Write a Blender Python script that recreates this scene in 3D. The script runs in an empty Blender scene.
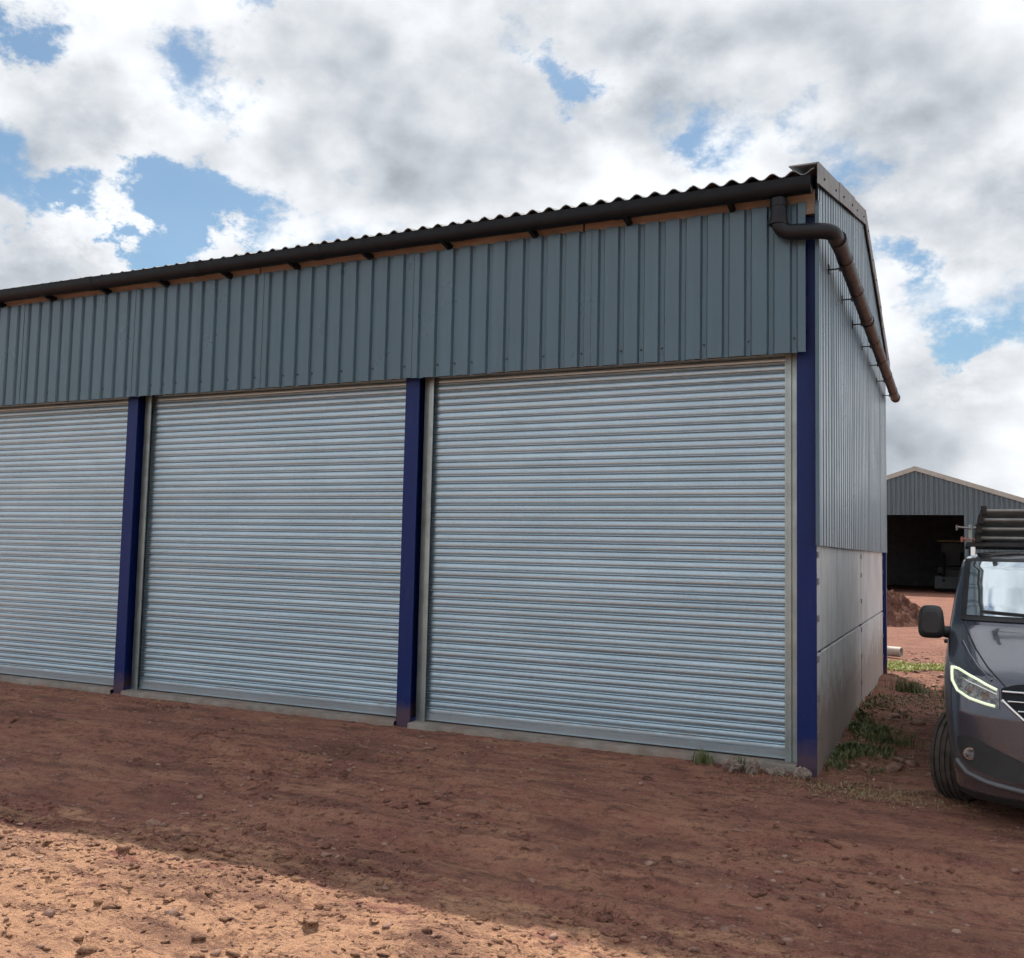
import bpy, bmesh, math, random
import numpy as np
from mathutils import Vector, Matrix

random.seed(7)
rng = np.random.default_rng(11)
scene = bpy.context.scene
col = scene.collection

# ------------------------------------------------------------------ camera
cam_data = bpy.data.cameras.new("camera")
cam_data.sensor_width = 36.0
cam_data.lens = 33.50
cam_data.clip_start = 0.05
cam_data.clip_end = 3000
cam = bpy.data.objects.new("camera", cam_data)
col.objects.link(cam)
cam.matrix_world = Matrix((
    (0.905318, 0.012475, 0.424551, 1.287),
    (0.424179, -0.077640, -0.902244, -8.600),
    (0.021707, 0.996903, -0.075580, 1.850),
    (0, 0, 0, 1)))
scene.camera = cam

# ------------------------------------------------------------------ light
SUN = Vector((-0.40, 0.752, 1.0)).normalized()          # towards the sun: behind the building, a little to the left
sun_el = math.asin(SUN.z)
sun_az = math.atan2(SUN.x, SUN.y)                        # clockwise from +Y

scene.view_settings.view_transform = 'Standard'
scene.view_settings.look = 'None'
scene.view_settings.gamma = 1.0
scene.view_settings.use_curve_mapping = False
scene.view_settings.exposure = 0.22
scene.render.engine = 'CYCLES'
scene.cycles.use_denoising = True
scene.cycles.max_bounces = 5
scene.cycles.diffuse_bounces = 3
scene.cycles.glossy_bounces = 3
scene.cycles.use_adaptive_sampling = True
scene.cycles.adaptive_threshold = 0.03
scene.cycles.adaptive_min_samples = 12

sun_data = bpy.data.lights.new("sun", 'SUN')
sun_data.energy = 4.6
sun_data.angle = math.radians(0.55)
sun_data.color = (1.0, 0.94, 0.85)
sun = bpy.data.objects.new("sun", sun_data)
col.objects.link(sun)
sun.rotation_euler = (-SUN).to_track_quat('-Z', 'Y').to_euler()
sun.location = (0, 0, 30)

# ---- world: physical sky with a broken layer of cloud laid over it by direction
world = bpy.data.worlds.new("World")
scene.world = world
world.cycles.sampling_method = 'MANUAL'
world.cycles.sample_map_resolution = 512
world.use_nodes = True
wt = world.node_tree
wt.nodes.clear()


def wn(kind, **kw):
    n = wt.nodes.new(kind)
    for k, v in kw.items():
        setattr(n, k, v)
    return n


def wmath(op, a, b=None, c=None, clamp=False):
    n = wn('ShaderNodeMath', operation=op)
    n.use_clamp = clamp
    for i, v in enumerate((a, b, c)):
        if v is None:
            continue
        if isinstance(v, (int, float)):
            n.inputs[i].default_value = v
        else:
            wt.links.new(v, n.inputs[i])
    return n.outputs[0]


def wsmooth(v, lo, hi, tlo=0.0, thi=1.0):
    n = wn('ShaderNodeMapRange', interpolation_type='SMOOTHSTEP')
    wt.links.new(v, n.inputs[0])
    n.inputs[1].default_value = lo
    n.inputs[2].default_value = hi
    n.inputs[3].default_value = tlo
    n.inputs[4].default_value = thi
    return n.outputs[0]


def cam_dir(px, py):
    """world direction of a feature of the sky"""
    f = 952.911
    v = Vector(((px - 512) / f, -(py - 479) / f, -1.0))
    return (cam.matrix_world.to_3x3() @ v).normalized()


sky = wn('ShaderNodeTexSky', sky_type='NISHITA')
sky.sun_disc = False
sky.sun_elevation = sun_el
sky.sun_rotation = sun_az
sky.air_density = 1.1
sky.dust_density = 0.5
sky.ozone_density = 1.0
geo = wn('ShaderNodeTexCoord')
DIR = geo.outputs['Generated']
sep = wn('ShaderNodeSeparateXYZ')
wt.links.new(DIR, sep.inputs[0])
plane = wn('ShaderNodeVectorMath', operation='MULTIPLY')   # clouds a little flatter than they are wide
wt.links.new(DIR, plane.inputs[0])
plane.inputs[1].default_value = (1.0, 1.0, 1.45)


def wnoise(scale, detail, rough, dist, off, src=None):
    add = wn('ShaderNodeVectorMath', operation='ADD')
    wt.links.new(src or plane.outputs[0], add.inputs[0])
    add.inputs[1].default_value = off
    n = wn('ShaderNodeTexNoise')
    n.inputs['Scale'].default_value = scale
    n.inputs['Detail'].default_value = detail
    n.inputs['Roughness'].default_value = rough
    n.inputs['Distortion'].default_value = dist
    wt.links.new(add.outputs[0], n.inputs['Vector'])
    return n.outputs[0]


OFF = (3.1, 1.7, 0.4)
n_big = wnoise(2.3, 2, 0.5, 0.0, OFF)
n_mid = wnoise(4.6, 7, 0.56, 0.0, OFF)
lit = (OFF[0] + SUN.x * 0.06, OFF[1] + SUN.y * 0.06, OFF[2] + SUN.z * 0.06)
n_lit = wnoise(4.6, 3, 0.56, 0.0, lit)
n_fine = wnoise(13.0, 5, 0.62, 0.0, (1.0, 5.0, 2.0))
# wobble the direction before measuring distance to the gaps, so their edges are ragged
wob = wn('ShaderNodeTexNoise')
wob.inputs['Scale'].default_value = 9.0
wob.inputs['Detail'].default_value = 6
wob.inputs['Roughness'].default_value = 0.66
wt.links.new(plane.outputs[0], wob.inputs['Vector'])
wsub = wn('ShaderNodeVectorMath', operation='SUBTRACT')
wt.links.new(wob.outputs['Color'], wsub.inputs[0])
wsub.inputs[1].default_value = (0.5, 0.5, 0.5)
wsc = wn('ShaderNodeVectorMath', operation='SCALE')
wt.links.new(wsub.outputs[0], wsc.inputs[0])
wsc.inputs['Scale'].default_value = 0.21
wadd = wn('ShaderNodeVectorMath', operation='ADD')
wt.links.new(DIR, wadd.inputs[0])
wt.links.new(wsc.outputs[0], wadd.inputs[1])


def spot(px, py, r, amount):
    """a gap, a puff or a thick belly of the cloud round one direction of the sky; r = 953 is one radian"""
    d = wn('ShaderNodeVectorMath', operation='DISTANCE')
    wt.links.new(wadd.outputs[0], d.inputs[0])
    d.inputs[1].default_value = cam_dir(px, py)
    return wsmooth(d.outputs['Value'], 0.0, 1.5 * r / 953, amount, 0.0)


def total(lst):
    s = lst[0]
    for v in lst[1:]:
        s = wmath('ADD', s, v)
    return s


gaps = total([spot(*a) for a in (
    (35, 42, 60, .30), (205, 98, 56, .36), (265, 0, 40, .30), (30, 196, 62, .44), (105, 205, 50, .36), (170, 228, 62, .46), (240, 222, 50, .32), (15, 42, 34, .20),
    (530, 40, 48, .26), (560, 82, 36, .22), (835, 122, 50, .28), (712, 128, 34, .12), (690, 150, 26, .10), (985, 305, 70, .36), (893, 268, 42, .34), (940, 340, 40, .20), (985, 355, 34, .18), (120, 45, 36, .14), (880, 158, 30, .16))])
puffs = total([spot(*a) for a in ((40, 265, 80, .42), (120, 268, 40, .34), (238, 255, 36, .32), (120, 130, 130, .14), (440, 120, 200, .14), (930, 190, 150, .16), (950, 410, 130, .16))])
bellies = total([spot(*a) for a in ((850, 30, 230, .17), (650, 105, 60, .26), (430, 145, 90, .15), (310, 40, 90, .05), (945, 235, 70, .16), (960, 460, 110, .10), (110, 95, 60, .06))])

dens = wmath('ADD', wmath('MULTIPLY', n_big, 0.35), wmath('MULTIPLY', n_mid, 0.80))
dens = wmath('ADD', dens, wmath('MULTIPLY', wmath('SUBTRACT', n_fine, 0.5), 0.36))
dens = wmath('ADD', wmath('SUBTRACT', dens, gaps), puffs)
cover = wsmooth(dens, 0.345, 0.545, 0.05, 1.0)
# brightness: edges turned to the sun are white, thick parts are grey underneath
relief = wmath('MULTIPLY', wmath('SUBTRACT', n_mid, n_lit), 2.0)
thick = wsmooth(dens, 0.50, 0.86)
dark = wmath('ADD', wmath('MULTIPLY', thick, 0.13), wmath('MULTIPLY', bellies, wmath('ADD', wmath('MULTIPLY', n_mid, 1.5), 0.15)))
bright = wmath('ADD', wmath('SUBTRACT', 0.98, dark), relief)
bright = wmath('ADD', bright, wmath('MULTIPLY', wmath('SUBTRACT', n_fine, 0.5), 0.14))
bright = wmath('MINIMUM', wmath('MAXIMUM', bright, 0.42), 1.06)
tint = wn('ShaderNodeMix', data_type='RGBA')
wt.links.new(wsmooth(bright, 0.40, 0.95), tint.inputs['Factor'])
tint.inputs['A'].default_value = (0.86, 0.95, 1.06, 1)
tint.inputs['B'].default_value = (0.95, 0.98, 1.02, 1)
SKY_STRENGTH = 0.075
cb = wn('ShaderNodeVectorMath', operation='SCALE')
wt.links.new(tint.outputs['Result'], cb.inputs[0])
wt.links.new(wmath('MULTIPLY', bright, 0.86 / SKY_STRENGTH), cb.inputs['Scale'])
mixs = wn('ShaderNodeMix', data_type='RGBA')
wt.links.new(cover, mixs.inputs['Factor'])
blue = wn('ShaderNodeVectorMath', operation='MULTIPLY')
wt.links.new(sky.outputs[0], blue.inputs[0])
blue.inputs[1].default_value = (0.80, 1.0, 1.07)
wt.links.new(blue.outputs[0], mixs.inputs['A'])
wt.links.new(cb.outputs[0], mixs.inputs['B'])
bg = wn('ShaderNodeBackground')
bg.inputs['Strength'].default_value = SKY_STRENGTH
wt.links.new(mixs.outputs['Result'], bg.inputs['Color'])
wo = wn('ShaderNodeOutputWorld')
wt.links.new(bg.outputs[0], wo.inputs['Surface'])

# ------------------------------------------------------------------ materials
MATS = {}


class NT:
    def __init__(self, name):
        self.m = bpy.data.materials.new(name)
        self.m.use_nodes = True
        self.t = self.m.node_tree
        self.b = self.t.nodes['Principled BSDF']
        MATS[name] = self.m

    def node(self, kind, **kw):
        n = self.t.nodes.new(kind)
        for k, v in kw.items():
            setattr(n, k, v)
        return n

    def link(self, a, b):
        self.t.links.new(a, b)

    def coords(self, scale=(1, 1, 1), kind='Object'):
        c = self.node('ShaderNodeTexCoord')
        mp = self.node('ShaderNodeMapping')
        mp.inputs['Scale'].default_value = scale
        if kind == 'World':
            g = self.node('ShaderNodeNewGeometry')
            self.link(g.outputs['Position'], mp.inputs[0])
        else:
            self.link(c.outputs[kind], mp.inputs[0])
        return mp.outputs[0]

    def noise(self, vec, scale, detail=5, rough=0.55, dist=0.0):
        n = self.node('ShaderNodeTexNoise')
        n.inputs['Scale'].default_value = scale
        n.inputs['Detail'].default_value = detail
        n.inputs['Roughness'].default_value = rough
        n.inputs['Distortion'].default_value = dist
        self.link(vec, n.inputs['Vector'])
        return n.outputs[0]

    def ramp(self, fac, stops):
        r = self.node('ShaderNodeValToRGB')
        el = r.color_ramp.elements
        while len(el) < len(stops):
            el.new(0.5)
        for e, (p, c) in zip(el, stops):
            e.position = p
            e.color = (c, c, c, 1) if isinstance(c, (int, float)) else (*c, 1)
        self.link(fac, r.inputs[0])
        return r.outputs[0]

    def mix(self, fac, a, b, mode='MIX'):
        n = self.node('ShaderNodeMix', data_type='RGBA', blend_type=mode)
        for key, v in (('Factor', fac), ('A', a), ('B', b)):
            if isinstance(v, (int, float)):
                n.inputs[key].default_value = v
            elif isinstance(v, tuple):
                n.inputs[key].default_value = (*v, 1)
            else:
                self.link(v, n.inputs[key])
        return n.outputs['Result']

    def math(self, op, a, b=0.0):
        n = self.node('ShaderNodeMath', operation=op)
        for i, v in enumerate((a, b)):
            if isinstance(v, (int, float)):
                n.inputs[i].default_value = v
            else:
                self.link(v, n.inputs[i])
        return n.outputs[0]

    def bump(self, h, dist=0.01, strength=1.0):
        n = self.node('ShaderNodeBump')
        n.inputs['Distance'].default_value = dist
        n.inputs['Strength'].default_value = strength
        self.link(h, n.inputs['Height'])
        self.link(n.outputs[0], self.b.inputs['Normal'])

    def set(self, **kw):
        for k, v in kw.items():
            i = self.b.inputs[k]
            if hasattr(v, 'is_linked') or hasattr(v, 'links'):
                self.link(v, i)
            elif isinstance(v, tuple) and len(v) == 3 and k != 'Normal':
                i.default_value = (*v, 1)
            else:
                i.default_value = v
        return self


def rgb(r, g, b):
    f = lambda c: (c / 255 / 12.92) if c / 255 <= .04045 else ((c / 255 + .055) / 1.055) ** 2.4
    return (f(r), f(g), f(b))


def simple(name, color, rough=0.5, metal=0.0, var=0.12, scale=6.0, bump=0.0, **kw):
    n = NT(name)
    v = n.coords(kind='World')
    nz = n.noise(v, scale, 6, 0.6)
    lo = tuple(c * (1 - var) for c in color)
    hi = tuple(min(1, c * (1 + var)) for c in color)
    n.set(**{'Base Color': n.ramp(nz, [(0.3, lo), (0.7, hi)]), 'Metallic': metal})
    n.set(Roughness=n.ramp(n.noise(v, scale * 2.3, 4), [(0.3, max(0, rough - .07)), (0.7, min(1, rough + .07))]))
    if bump:
        n.bump(n.noise(v, scale * 6, 4), bump)
    for k, val in kw.items():
        n.set(**{k.replace('_', ' '): val})
    return n


# painted profiled sheet (slate blue)
def cladding(name, base, rough):
    n = NT(name)
    v = n.coords(kind='World')
    streak = n.noise(n.coords((9, 9, 0.7), 'World'), 1.6, 5, 0.6)
    blot = n.noise(v, 1.3, 4)
    oi = n.node('ShaderNodeObjectInfo')
    c = n.mix(n.ramp(streak, [(0.38, 0.0), (0.72, 0.75)]), base, tuple(x * 0.74 for x in base))
    c = n.mix(n.ramp(blot, [(0.4, 0.0), (0.8, 0.35)]), c, tuple(min(1, x * 1.22) for x in base))
    c = n.mix(n.math('MULTIPLY', oi.outputs['Random'], 0.45), c, tuple(x * 0.78 for x in base))
    n.set(**{'Base Color': c, 'Roughness': n.ramp(blot, [(0.3, rough - .06), (0.8, rough + .08)]), 'Specular IOR Level': 0.65, 'Specular Tint': (0.78, 0.94, 1.0), 'Coat Weight': 0.12, 'Coat Roughness': 0.22})
    n.bump(n.noise(n.coords((1, 1, 0.35), 'World'), 1.4, 1), 0.004, 0.3)


cladding('sheet_paint', (0.070, 0.120, 0.162), 0.32)
cladding('far_sheet_paint', (0.105, 0.142, 0.165), 0.5)

# galvanised laths
n = NT('galvanised')
v = n.coords(kind='World')
oi = n.node('ShaderNodeObjectInfo')
spangle = n.node('ShaderNodeTexVoronoi')
spangle.inputs['Scale'].default_value = 45
n.link(v, spangle.inputs['Vector'])
c = n.mix(n.ramp(n.noise(n.coords((0.6, 1, 3), 'World'), 2.0, 5), [(0.3, 0.0), (0.75, 1.0)]), (0.33, 0.445, 0.52), (0.44, 0.56, 0.64))
c = n.mix(n.math('MULTIPLY', oi.outputs['Random'], 0.45), c, (0.30, 0.40, 0.48))
sepz = n.node('ShaderNodeSeparateXYZ')
n.link(v, sepz.inputs[0])
splash = n.ramp(n.math('ADD', sepz.outputs[2], n.math('MULTIPLY', n.noise(n.coords((1.5, 1, 5), 'World'), 2.5, 6, 0.65), -0.34)), [(0.0, 0.35), (0.05, 0.0)])
streak = n.ramp(n.noise(n.coords((7, 1, 0.5), 'World'), 1.5, 5, 0.6), [(0.56, 0.0), (0.75, 0.16)])
c = n.mix(streak, c, (0.27, 0.31, 0.34))
c = n.mix(n.math('MULTIPLY', spangle.outputs['Distance'], 0.25), c, (0.60, 0.68, 0.73))
c = n.mix(splash, c, (0.30, 0.23, 0.19))
n.set(**{'Base Color': c, 'Metallic': n.ramp(splash, [(0.0, 0.9), (0.6, 0.3)])})
n.set(Roughness=n.ramp(n.noise(v, 5, 5), [(0.3, 0.30), (0.75, 0.41)]))
n = simple('galvanised_guide', (0.36, 0.42, 0.42), 0.42, 0.8, 0.18, 5)
n = simple('blue_paint', (0.021, 0.027, 0.150), 0.42, 0.0, 0.2, 5, 0.001)
n = NT('blue_column')
v = n.coords(kind='World')
sepz = n.node('ShaderNodeSeparateXYZ')
n.link(v, sepz.inputs[0])
mud = n.ramp(n.math('ADD', sepz.outputs[2], n.math('MULTIPLY', n.noise(v, 9, 5), -0.28)), [(0.0, 0.6), (0.16, 0.0)])
c = n.mix(n.ramp(n.noise(v, 4, 6), [(0.35, 0.0), (0.75, 0.5)]), (0.005, 0.018, 0.112), (0.008, 0.026, 0.135))
c = n.mix(n.ramp(n.noise(n.coords((5, 5, 0.8), 'World'), 2.2, 7, 0.68), [(0.56, 0.0), (0.72, 0.5)]), c, (0.030, 0.040, 0.120))
c = n.mix(n.ramp(n.noise(v, 26, 5, 0.7), [(0.66, 0.0), (0.70, 0.5)]), c, (0.11, 0.075, 0.060))
c = n.mix(mud, c, (0.13, 0.075, 0.06))
n.set(**{'Base Color': c, 'Roughness': 0.45, 'Specular IOR Level': 0.25})
simple('black_plastic', (0.006, 0.009, 0.013), 0.5, 0.0, 0.25, 8, Specular_IOR_Level=0.22)
simple('pipe_plastic', (0.009, 0.011, 0.015), 0.45, 0.0, 0.3, 7, Specular_IOR_Level=0.3)
simple('rubber', (0.022, 0.021, 0.021), 0.8, 0.0, 0.4, 20)
simple('dusty_rubber', (0.050, 0.040, 0.034), 0.88, 0.0, 0.5, 14)
simple('dark_steel', (0.035, 0.036, 0.04), 0.5, 0.4, 0.3, 12)
simple('clip_metal', (0.30, 0.31, 0.31), 0.45, 0.7, 0.2, 12)

n = NT('timber')
v = n.coords((1.2, 14, 14), 'World')
g = n.noise(v, 2.0, 6, 0.6, 0.4)
c = n.ramp(g, [(0.25, (0.20, 0.155, 0.13)), (0.55, (0.31, 0.25, 0.21)), (0.8, (0.40, 0.33, 0.28))])
n.set(**{'Base Color': c, 'Roughness': 0.75})
n.bump(g, 0.002)

n = NT('fibre_cement')
v = n.coords(kind='World')
c = n.ramp(n.noise(v, 3.5, 7, 0.62), [(0.3, (0.18, 0.19, 0.20)), (0.7, (0.28, 0.295, 0.305))])
c = n.mix(n.ramp(n.noise(v, 17, 5), [(0.55, 0.0), (0.75, 0.5)]), c, (0.13, 0.135, 0.14))
n.set(**{'Base Color': c, 'Roughness': 0.85})
n.bump(n.noise(v, 60, 4), 0.002)

simple('verge_cement', (0.255, 0.285, 0.295), 0.8, 0.0, 0.2, 6, 0.002)
n = NT('concrete_panel')
v = n.coords(kind='World')
st = n.noise(n.coords((6, 6, 0.55), 'World'), 1.7, 6, 0.62)
bl = n.noise(v, 1.8, 7, 0.6)
c = n.ramp(bl, [(0.28, (0.52, 0.53, 0.53)), (0.72, (0.70, 0.71, 0.705))])
c = n.mix(n.ramp(st, [(0.46, 0.0), (0.72, 0.55)]), c, (0.33, 0.325, 0.31))
sepz = n.node('ShaderNodeSeparateXYZ')
n.link(v, sepz.inputs[0])
splash = n.ramp(n.math('ADD', sepz.outputs[2], n.math('MULTIPLY', n.noise(v, 5, 6, 0.65), -0.9)), [(0.0, 0.75), (0.42, 0.0)])
c = n.mix(splash, c, (0.31, 0.21, 0.165))
n.set(**{'Base Color': c, 'Roughness': 0.85})
n.bump(n.noise(v, 38, 6, 0.65), 0.004)

n = NT('concrete_sill')
v = n.coords(kind='World')
c = n.ramp(n.noise(v, 6, 7, 0.65), [(0.3, (0.17, 0.145, 0.125)), (0.7, (0.32, 0.285, 0.25))])
c = n.mix(n.ramp(n.noise(v, 2.2, 5), [(0.45, 0.0), (0.7, 0.7)]), c, (0.24, 0.155, 0.12))
n.set(**{'Base Color': c, 'Roughness': 0.9})
n.bump(n.noise(v, 45, 6, 0.7), 0.006)


def soil(name, shade=1.0):
    n = NT(name)
    v = n.coords(kind='World')
    vs = n.coords((0.62, 2.1, 1.0), 'World')
    big = n.noise(v, 0.6, 3, 0.55, 0.3)
    mid = n.noise(vs, 2.8, 6, 0.66, 0.4)
    sm = n.noise(v, 15, 6, 0.72)
    gr = n.noise(v, 75, 3, 0.65)
    k = lambda *c: tuple(x * shade for x in c)
    c = n.mix(n.ramp(mid, [(0.36, 0.0), (0.64, 0.9)]), k(0.308, 0.130, 0.096), k(0.475, 0.248, 0.156))
    c = n.mix(n.ramp(big, [(0.42, 0.0), (0.64, 0.6)]), c, k(0.275, 0.114, 0.088))
    # sunlight painted into the colour: paler tan beyond the building's shadow edge
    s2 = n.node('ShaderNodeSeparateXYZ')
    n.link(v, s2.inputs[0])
    sunlit_tan = n.ramp(n.math('ADD', n.math('MULTIPLY', s2.outputs[1], -0.09), n.math('MULTIPLY', mid, 0.35)), [(0.515, 0.0), (0.575, 0.8)])
    c = n.mix(sunlit_tan, c, k(0.610, 0.345, 0.205))
    c = n.mix(n.ramp(sm, [(0.51, 0.0), (0.66, 0.75)]), c, k(0.135, 0.058, 0.045))
    c = n.mix(n.ramp(n.noise(vs, 4.2, 6, 0.74), [(0.53, 0.0), (0.62, 0.8)]), c, k(0.150, 0.070, 0.052))
    c = n.mix(n.ramp(n.noise(vs, 1.1, 4, 0.65), [(0.50, 0.0), (0.64, 0.65)]), c, k(0.140, 0.064, 0.050))
    c = n.mix(n.ramp(gr, [(0.58, 0.0), (0.70, 0.6)]), c, k(0.46, 0.315, 0.235))
    c = n.mix(n.ramp(gr, [(0.30, 0.55), (0.42, 0.0)]), c, k(0.10, 0.052, 0.042))
    n.set(**{'Base Color': c, 'Roughness': 0.93, 'Specular IOR Level': 0.2})
    n.bump(n.math('ADD', sm, n.math('MULTIPLY', gr, 0.45)), 0.048)


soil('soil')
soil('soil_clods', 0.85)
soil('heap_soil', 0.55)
n = NT('pebble')
oi = n.node('ShaderNodeObjectInfo')
v = n.coords(kind='World')
c = n.ramp(n.noise(v, 14, 2), [(0.32, (0.15, 0.085, 0.066)), (0.5, (0.30, 0.17, 0.125)), (0.66, (0.36, 0.235, 0.175)), (0.76, (0.40, 0.30, 0.245))])
n.set(**{'Base Color': c, 'Roughness': 0.9})
n.bump(n.noise(v, 90, 4), 0.004)
simple('stone', (0.29, 0.225, 0.19), 0.9, 0.0, 0.45, 22, 0.012)
simple('pale_pipe', (0.52, 0.44, 0.38), 0.7, 0.0, 0.2, 6, 0.001)


def leafy(name, a, b):
    n = NT(name)
    v = n.coords(kind='World')
    c = n.ramp(n.noise(v, 7, 4), [(0.3, a), (0.7, b)])
    n.set(**{'Base Color': c, 'Roughness': 0.6})


leafy('weed_green', (0.075, 0.105, 0.036), (0.17, 0.18, 0.07))
leafy('grass_green', (0.24, 0.29, 0.05), (0.42, 0.42, 0.12))
leafy('grass_dry', (0.22, 0.19, 0.085), (0.36, 0.29, 0.15))

# van
n = NT('van_paint')
v = n.coords(kind='World')
fl = n.noise(v, 900, 1)
c = n.ramp(fl, [(0.3, (0.050, 0.057, 0.080)), (0.7, (0.074, 0.082, 0.110))])
sepz = n.node('ShaderNodeSeparateXYZ')
n.link(v, sepz.inputs[0])
dust = n.ramp(n.math('ADD', sepz.outputs[2], n.math('MULTIPLY', n.noise(v, 6, 6, 0.65), -0.5)), [(0.0, 0.40), (0.35, 0.0)])
c = n.mix(dust, c, (0.20, 0.125, 0.095))
n.set(**{'Base Color': c, 'Metallic': 0.55, 'Roughness': 0.22, 'Coat Weight': 1.0, 'Coat Roughness': 0.06})
simple('van_plastic', (0.020, 0.021, 0.023), 0.55, 0.0, 0.2, 15)
simple('van_grey_trim', (0.10, 0.105, 0.115), 0.4, 0.2, 0.1, 15)
simple('van_chrome', (0.72, 0.73, 0.75), 0.14, 1.0, 0.03, 3)
simple('van_interior', (0.03, 0.03, 0.032), 0.8, 0.0, 0.2, 6)
n = NT('van_glass')
v = n.coords(kind='World')
n.set(**{'Base Color': (0.68, 0.76, 0.80), 'Metallic': 0.92, 'Roughness': 0.03, 'Coat Weight': 0.5})
n.set(Roughness=n.ramp(n.noise(v, 5, 4), [(0.4, 0.02), (0.8, 0.06)]))
n = NT('lamp_glass')
v = n.coords(kind='World')
n.set(**{'Base Color': n.ramp(n.noise(v, 30, 3), [(0.35, (0.05, 0.055, 0.06)), (0.65, (0.24, 0.25, 0.26))]), 'Roughness': 0.12, 'Coat Weight': 1.0})
n = NT('running_light')
v = n.coords(kind='World')
n.set(**{'Base Color': (0.8, 0.85, 0.75), 'Emission Color': (0.86, 1.0, 0.60), 'Emission Strength': 0.48, 'Roughness': 0.3})
simple('alloy', (0.34, 0.35, 0.37), 0.32, 0.8, 0.08, 6)
simple('aluminium', (0.26, 0.25, 0.235), 0.42, 0.85, 0.2, 9)
simple('ladder_dark', (0.045, 0.043, 0.04), 0.6, 0.2, 0.4, 20)
simple('clamp_red', (0.42, 0.16, 0.12), 0.5, 0.0, 0.2, 9)
simple('white_plate', (0.75, 0.75, 0.72), 0.4, 0.0, 0.05, 9)
simple('verge_cream', (0.40, 0.41, 0.37), 0.6, 0.0, 0.1, 3)
simple('interior_wall', (0.30, 0.30, 0.31), 0.9, 0.0, 0.2, 2)
simple('machine_dark', (0.007, 0.008, 0.010), 0.5, 0.0, 0.3, 5)
simple('machine_yellow', (0.22, 0.16, 0.05), 0.5, 0.0, 0.15, 5)


# ------------------------------------------------------------------ mesh helpers
class MB:
    def __init__(self):
        self.v, self.f = [], []

    def add(self, verts, faces):
        o = len(self.v)
        self.v.extend([tuple(p) for p in verts])
        self.f.extend([tuple(i + o for i in f) for f in faces])
        return self

    def box(self, x0, x1, y0, y1, z0, z1):
        return self.add([(x0, y0, z0), (x1, y0, z0), (x1, y1, z0), (x0, y1, z0), (x0, y0, z1), (x1, y0, z1), (x1, y1, z1), (x0, y1, z1)],
                        [(0, 3, 2, 1), (4, 5, 6, 7), (0, 1, 5, 4), (1, 2, 6, 5), (2, 3, 7, 6), (3, 0, 4, 7)])

    def prism(self, poly, axis, a, b):
        """poly of 2-D points extruded along an axis from a to b"""
        k = len(poly)
        put = {'x': lambda p, t: (t, p[0], p[1]), 'y': lambda p, t: (p[0], t, p[1]), 'z': lambda p, t: (p[0], p[1], t)}[axis]
        vs = [put(p, a) for p in poly] + [put(p, b) for p in poly]
        fs = [(i, (i + 1) % k, (i + 1) % k + k, i + k) for i in range(k)]
        fs += [tuple(range(k))[::-1], tuple(range(k, 2 * k))]
        return self.add(vs, fs)

    def tube(self, pts, r, seg=12, cap=True):
        pts = [Vector(p) for p in pts]
        rr = r if isinstance(r, (list, tuple)) else [r] * len(pts)
        vs, fs = [], []
        up = Vector((0, 0, 1))
        prev = None
        for i, p in enumerate(pts):
            t = (pts[min(i + 1, len(pts) - 1)] - pts[max(i - 1, 0)]).normalized()
            if prev is None:
                a = t.cross(up)
                if a.length < 1e-3:
                    a = t.cross(Vector((1, 0, 0)))
            else:
                a = prev - t * prev.dot(t)
            a.normalize()
            prev = a
            b = t.cross(a)
            for k in range(seg):
                an = 2 * math.pi * k / seg
                vs.append(p + (a * math.cos(an) + b * math.sin(an)) * rr[i])
        for i in range(len(pts) - 1):
            for k in range(seg):
                k2 = (k + 1) % seg
                fs.append((i * seg + k, i * seg + k2, (i + 1) * seg + k2, (i + 1) * seg + k))
        if cap:
            fs.append(tuple(range(seg))[::-1])
            fs.append(tuple(range((len(pts) - 1) * seg, len(pts) * seg)))
        return self.add(vs, fs)

    def grid(self, rows):
        m = len(rows[0])
        vs = [p for r in rows for p in r]
        fs = []
        for i in range(len(rows) - 1):
            for j in range(m - 1):
                fs.append((i * m + j, i * m + j + 1, (i + 1) * m + j + 1, (i + 1) * m + j))
        return self.add(vs, fs)

    def mesh(self, name, mat, smooth=False):
        me = bpy.data.meshes.new(name)
        me.from_pydata(self.v, [], self.f)
        me.validate()
        bm = bmesh.new()
        bm.from_mesh(me)
        bmesh.ops.recalc_face_normals(bm, faces=bm.faces)
        bm.to_mesh(me)
        bm.free()
        if mat:
            me.materials.append(MATS[mat])
        if smooth:
            smooth_mesh(me, smooth)
        return me

    def build(self, name, mat, parent=None, smooth=False, bevel=0.0):
        me = self.mesh(name, mat, smooth)
        return link(name, me, parent, bevel)


def smooth_mesh(me, angle=35):
    a = 35 if angle is True else angle
    me.shade_smooth()
    bm = bmesh.new()
    bm.from_mesh(me)
    for e in bm.edges:
        if len(e.link_faces) == 2 and e.calc_face_angle(0) > math.radians(a):
            e.smooth = False
    bm.to_mesh(me)
    bm.free()


def link(name, me, parent=None, bevel=0.0):
    o = bpy.data.objects.new(name, me)
    col.objects.link(o)
    if parent:
        o.parent = parent
    if bevel:
        md = o.modifiers.new('bevel', 'BEVEL')
        md.width = bevel
        md.segments = 2
        md.limit_method = 'ANGLE'
    return o


def empty(name, loc=(0, 0, 0), rz=0.0):
    o = bpy.data.objects.new(name, None)
    o.empty_display_size = 0.2
    col.objects.link(o)
    o.location = loc
    o.rotation_euler.z = rz
    return o


def tag(o, label=None, cat=None, group=None, kind=None):
    if label:
        o['label'] = label
    if cat:
        o['category'] = cat
    if group:
        o['group'] = group
    if kind:
        o['kind'] = kind
    return o


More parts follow.
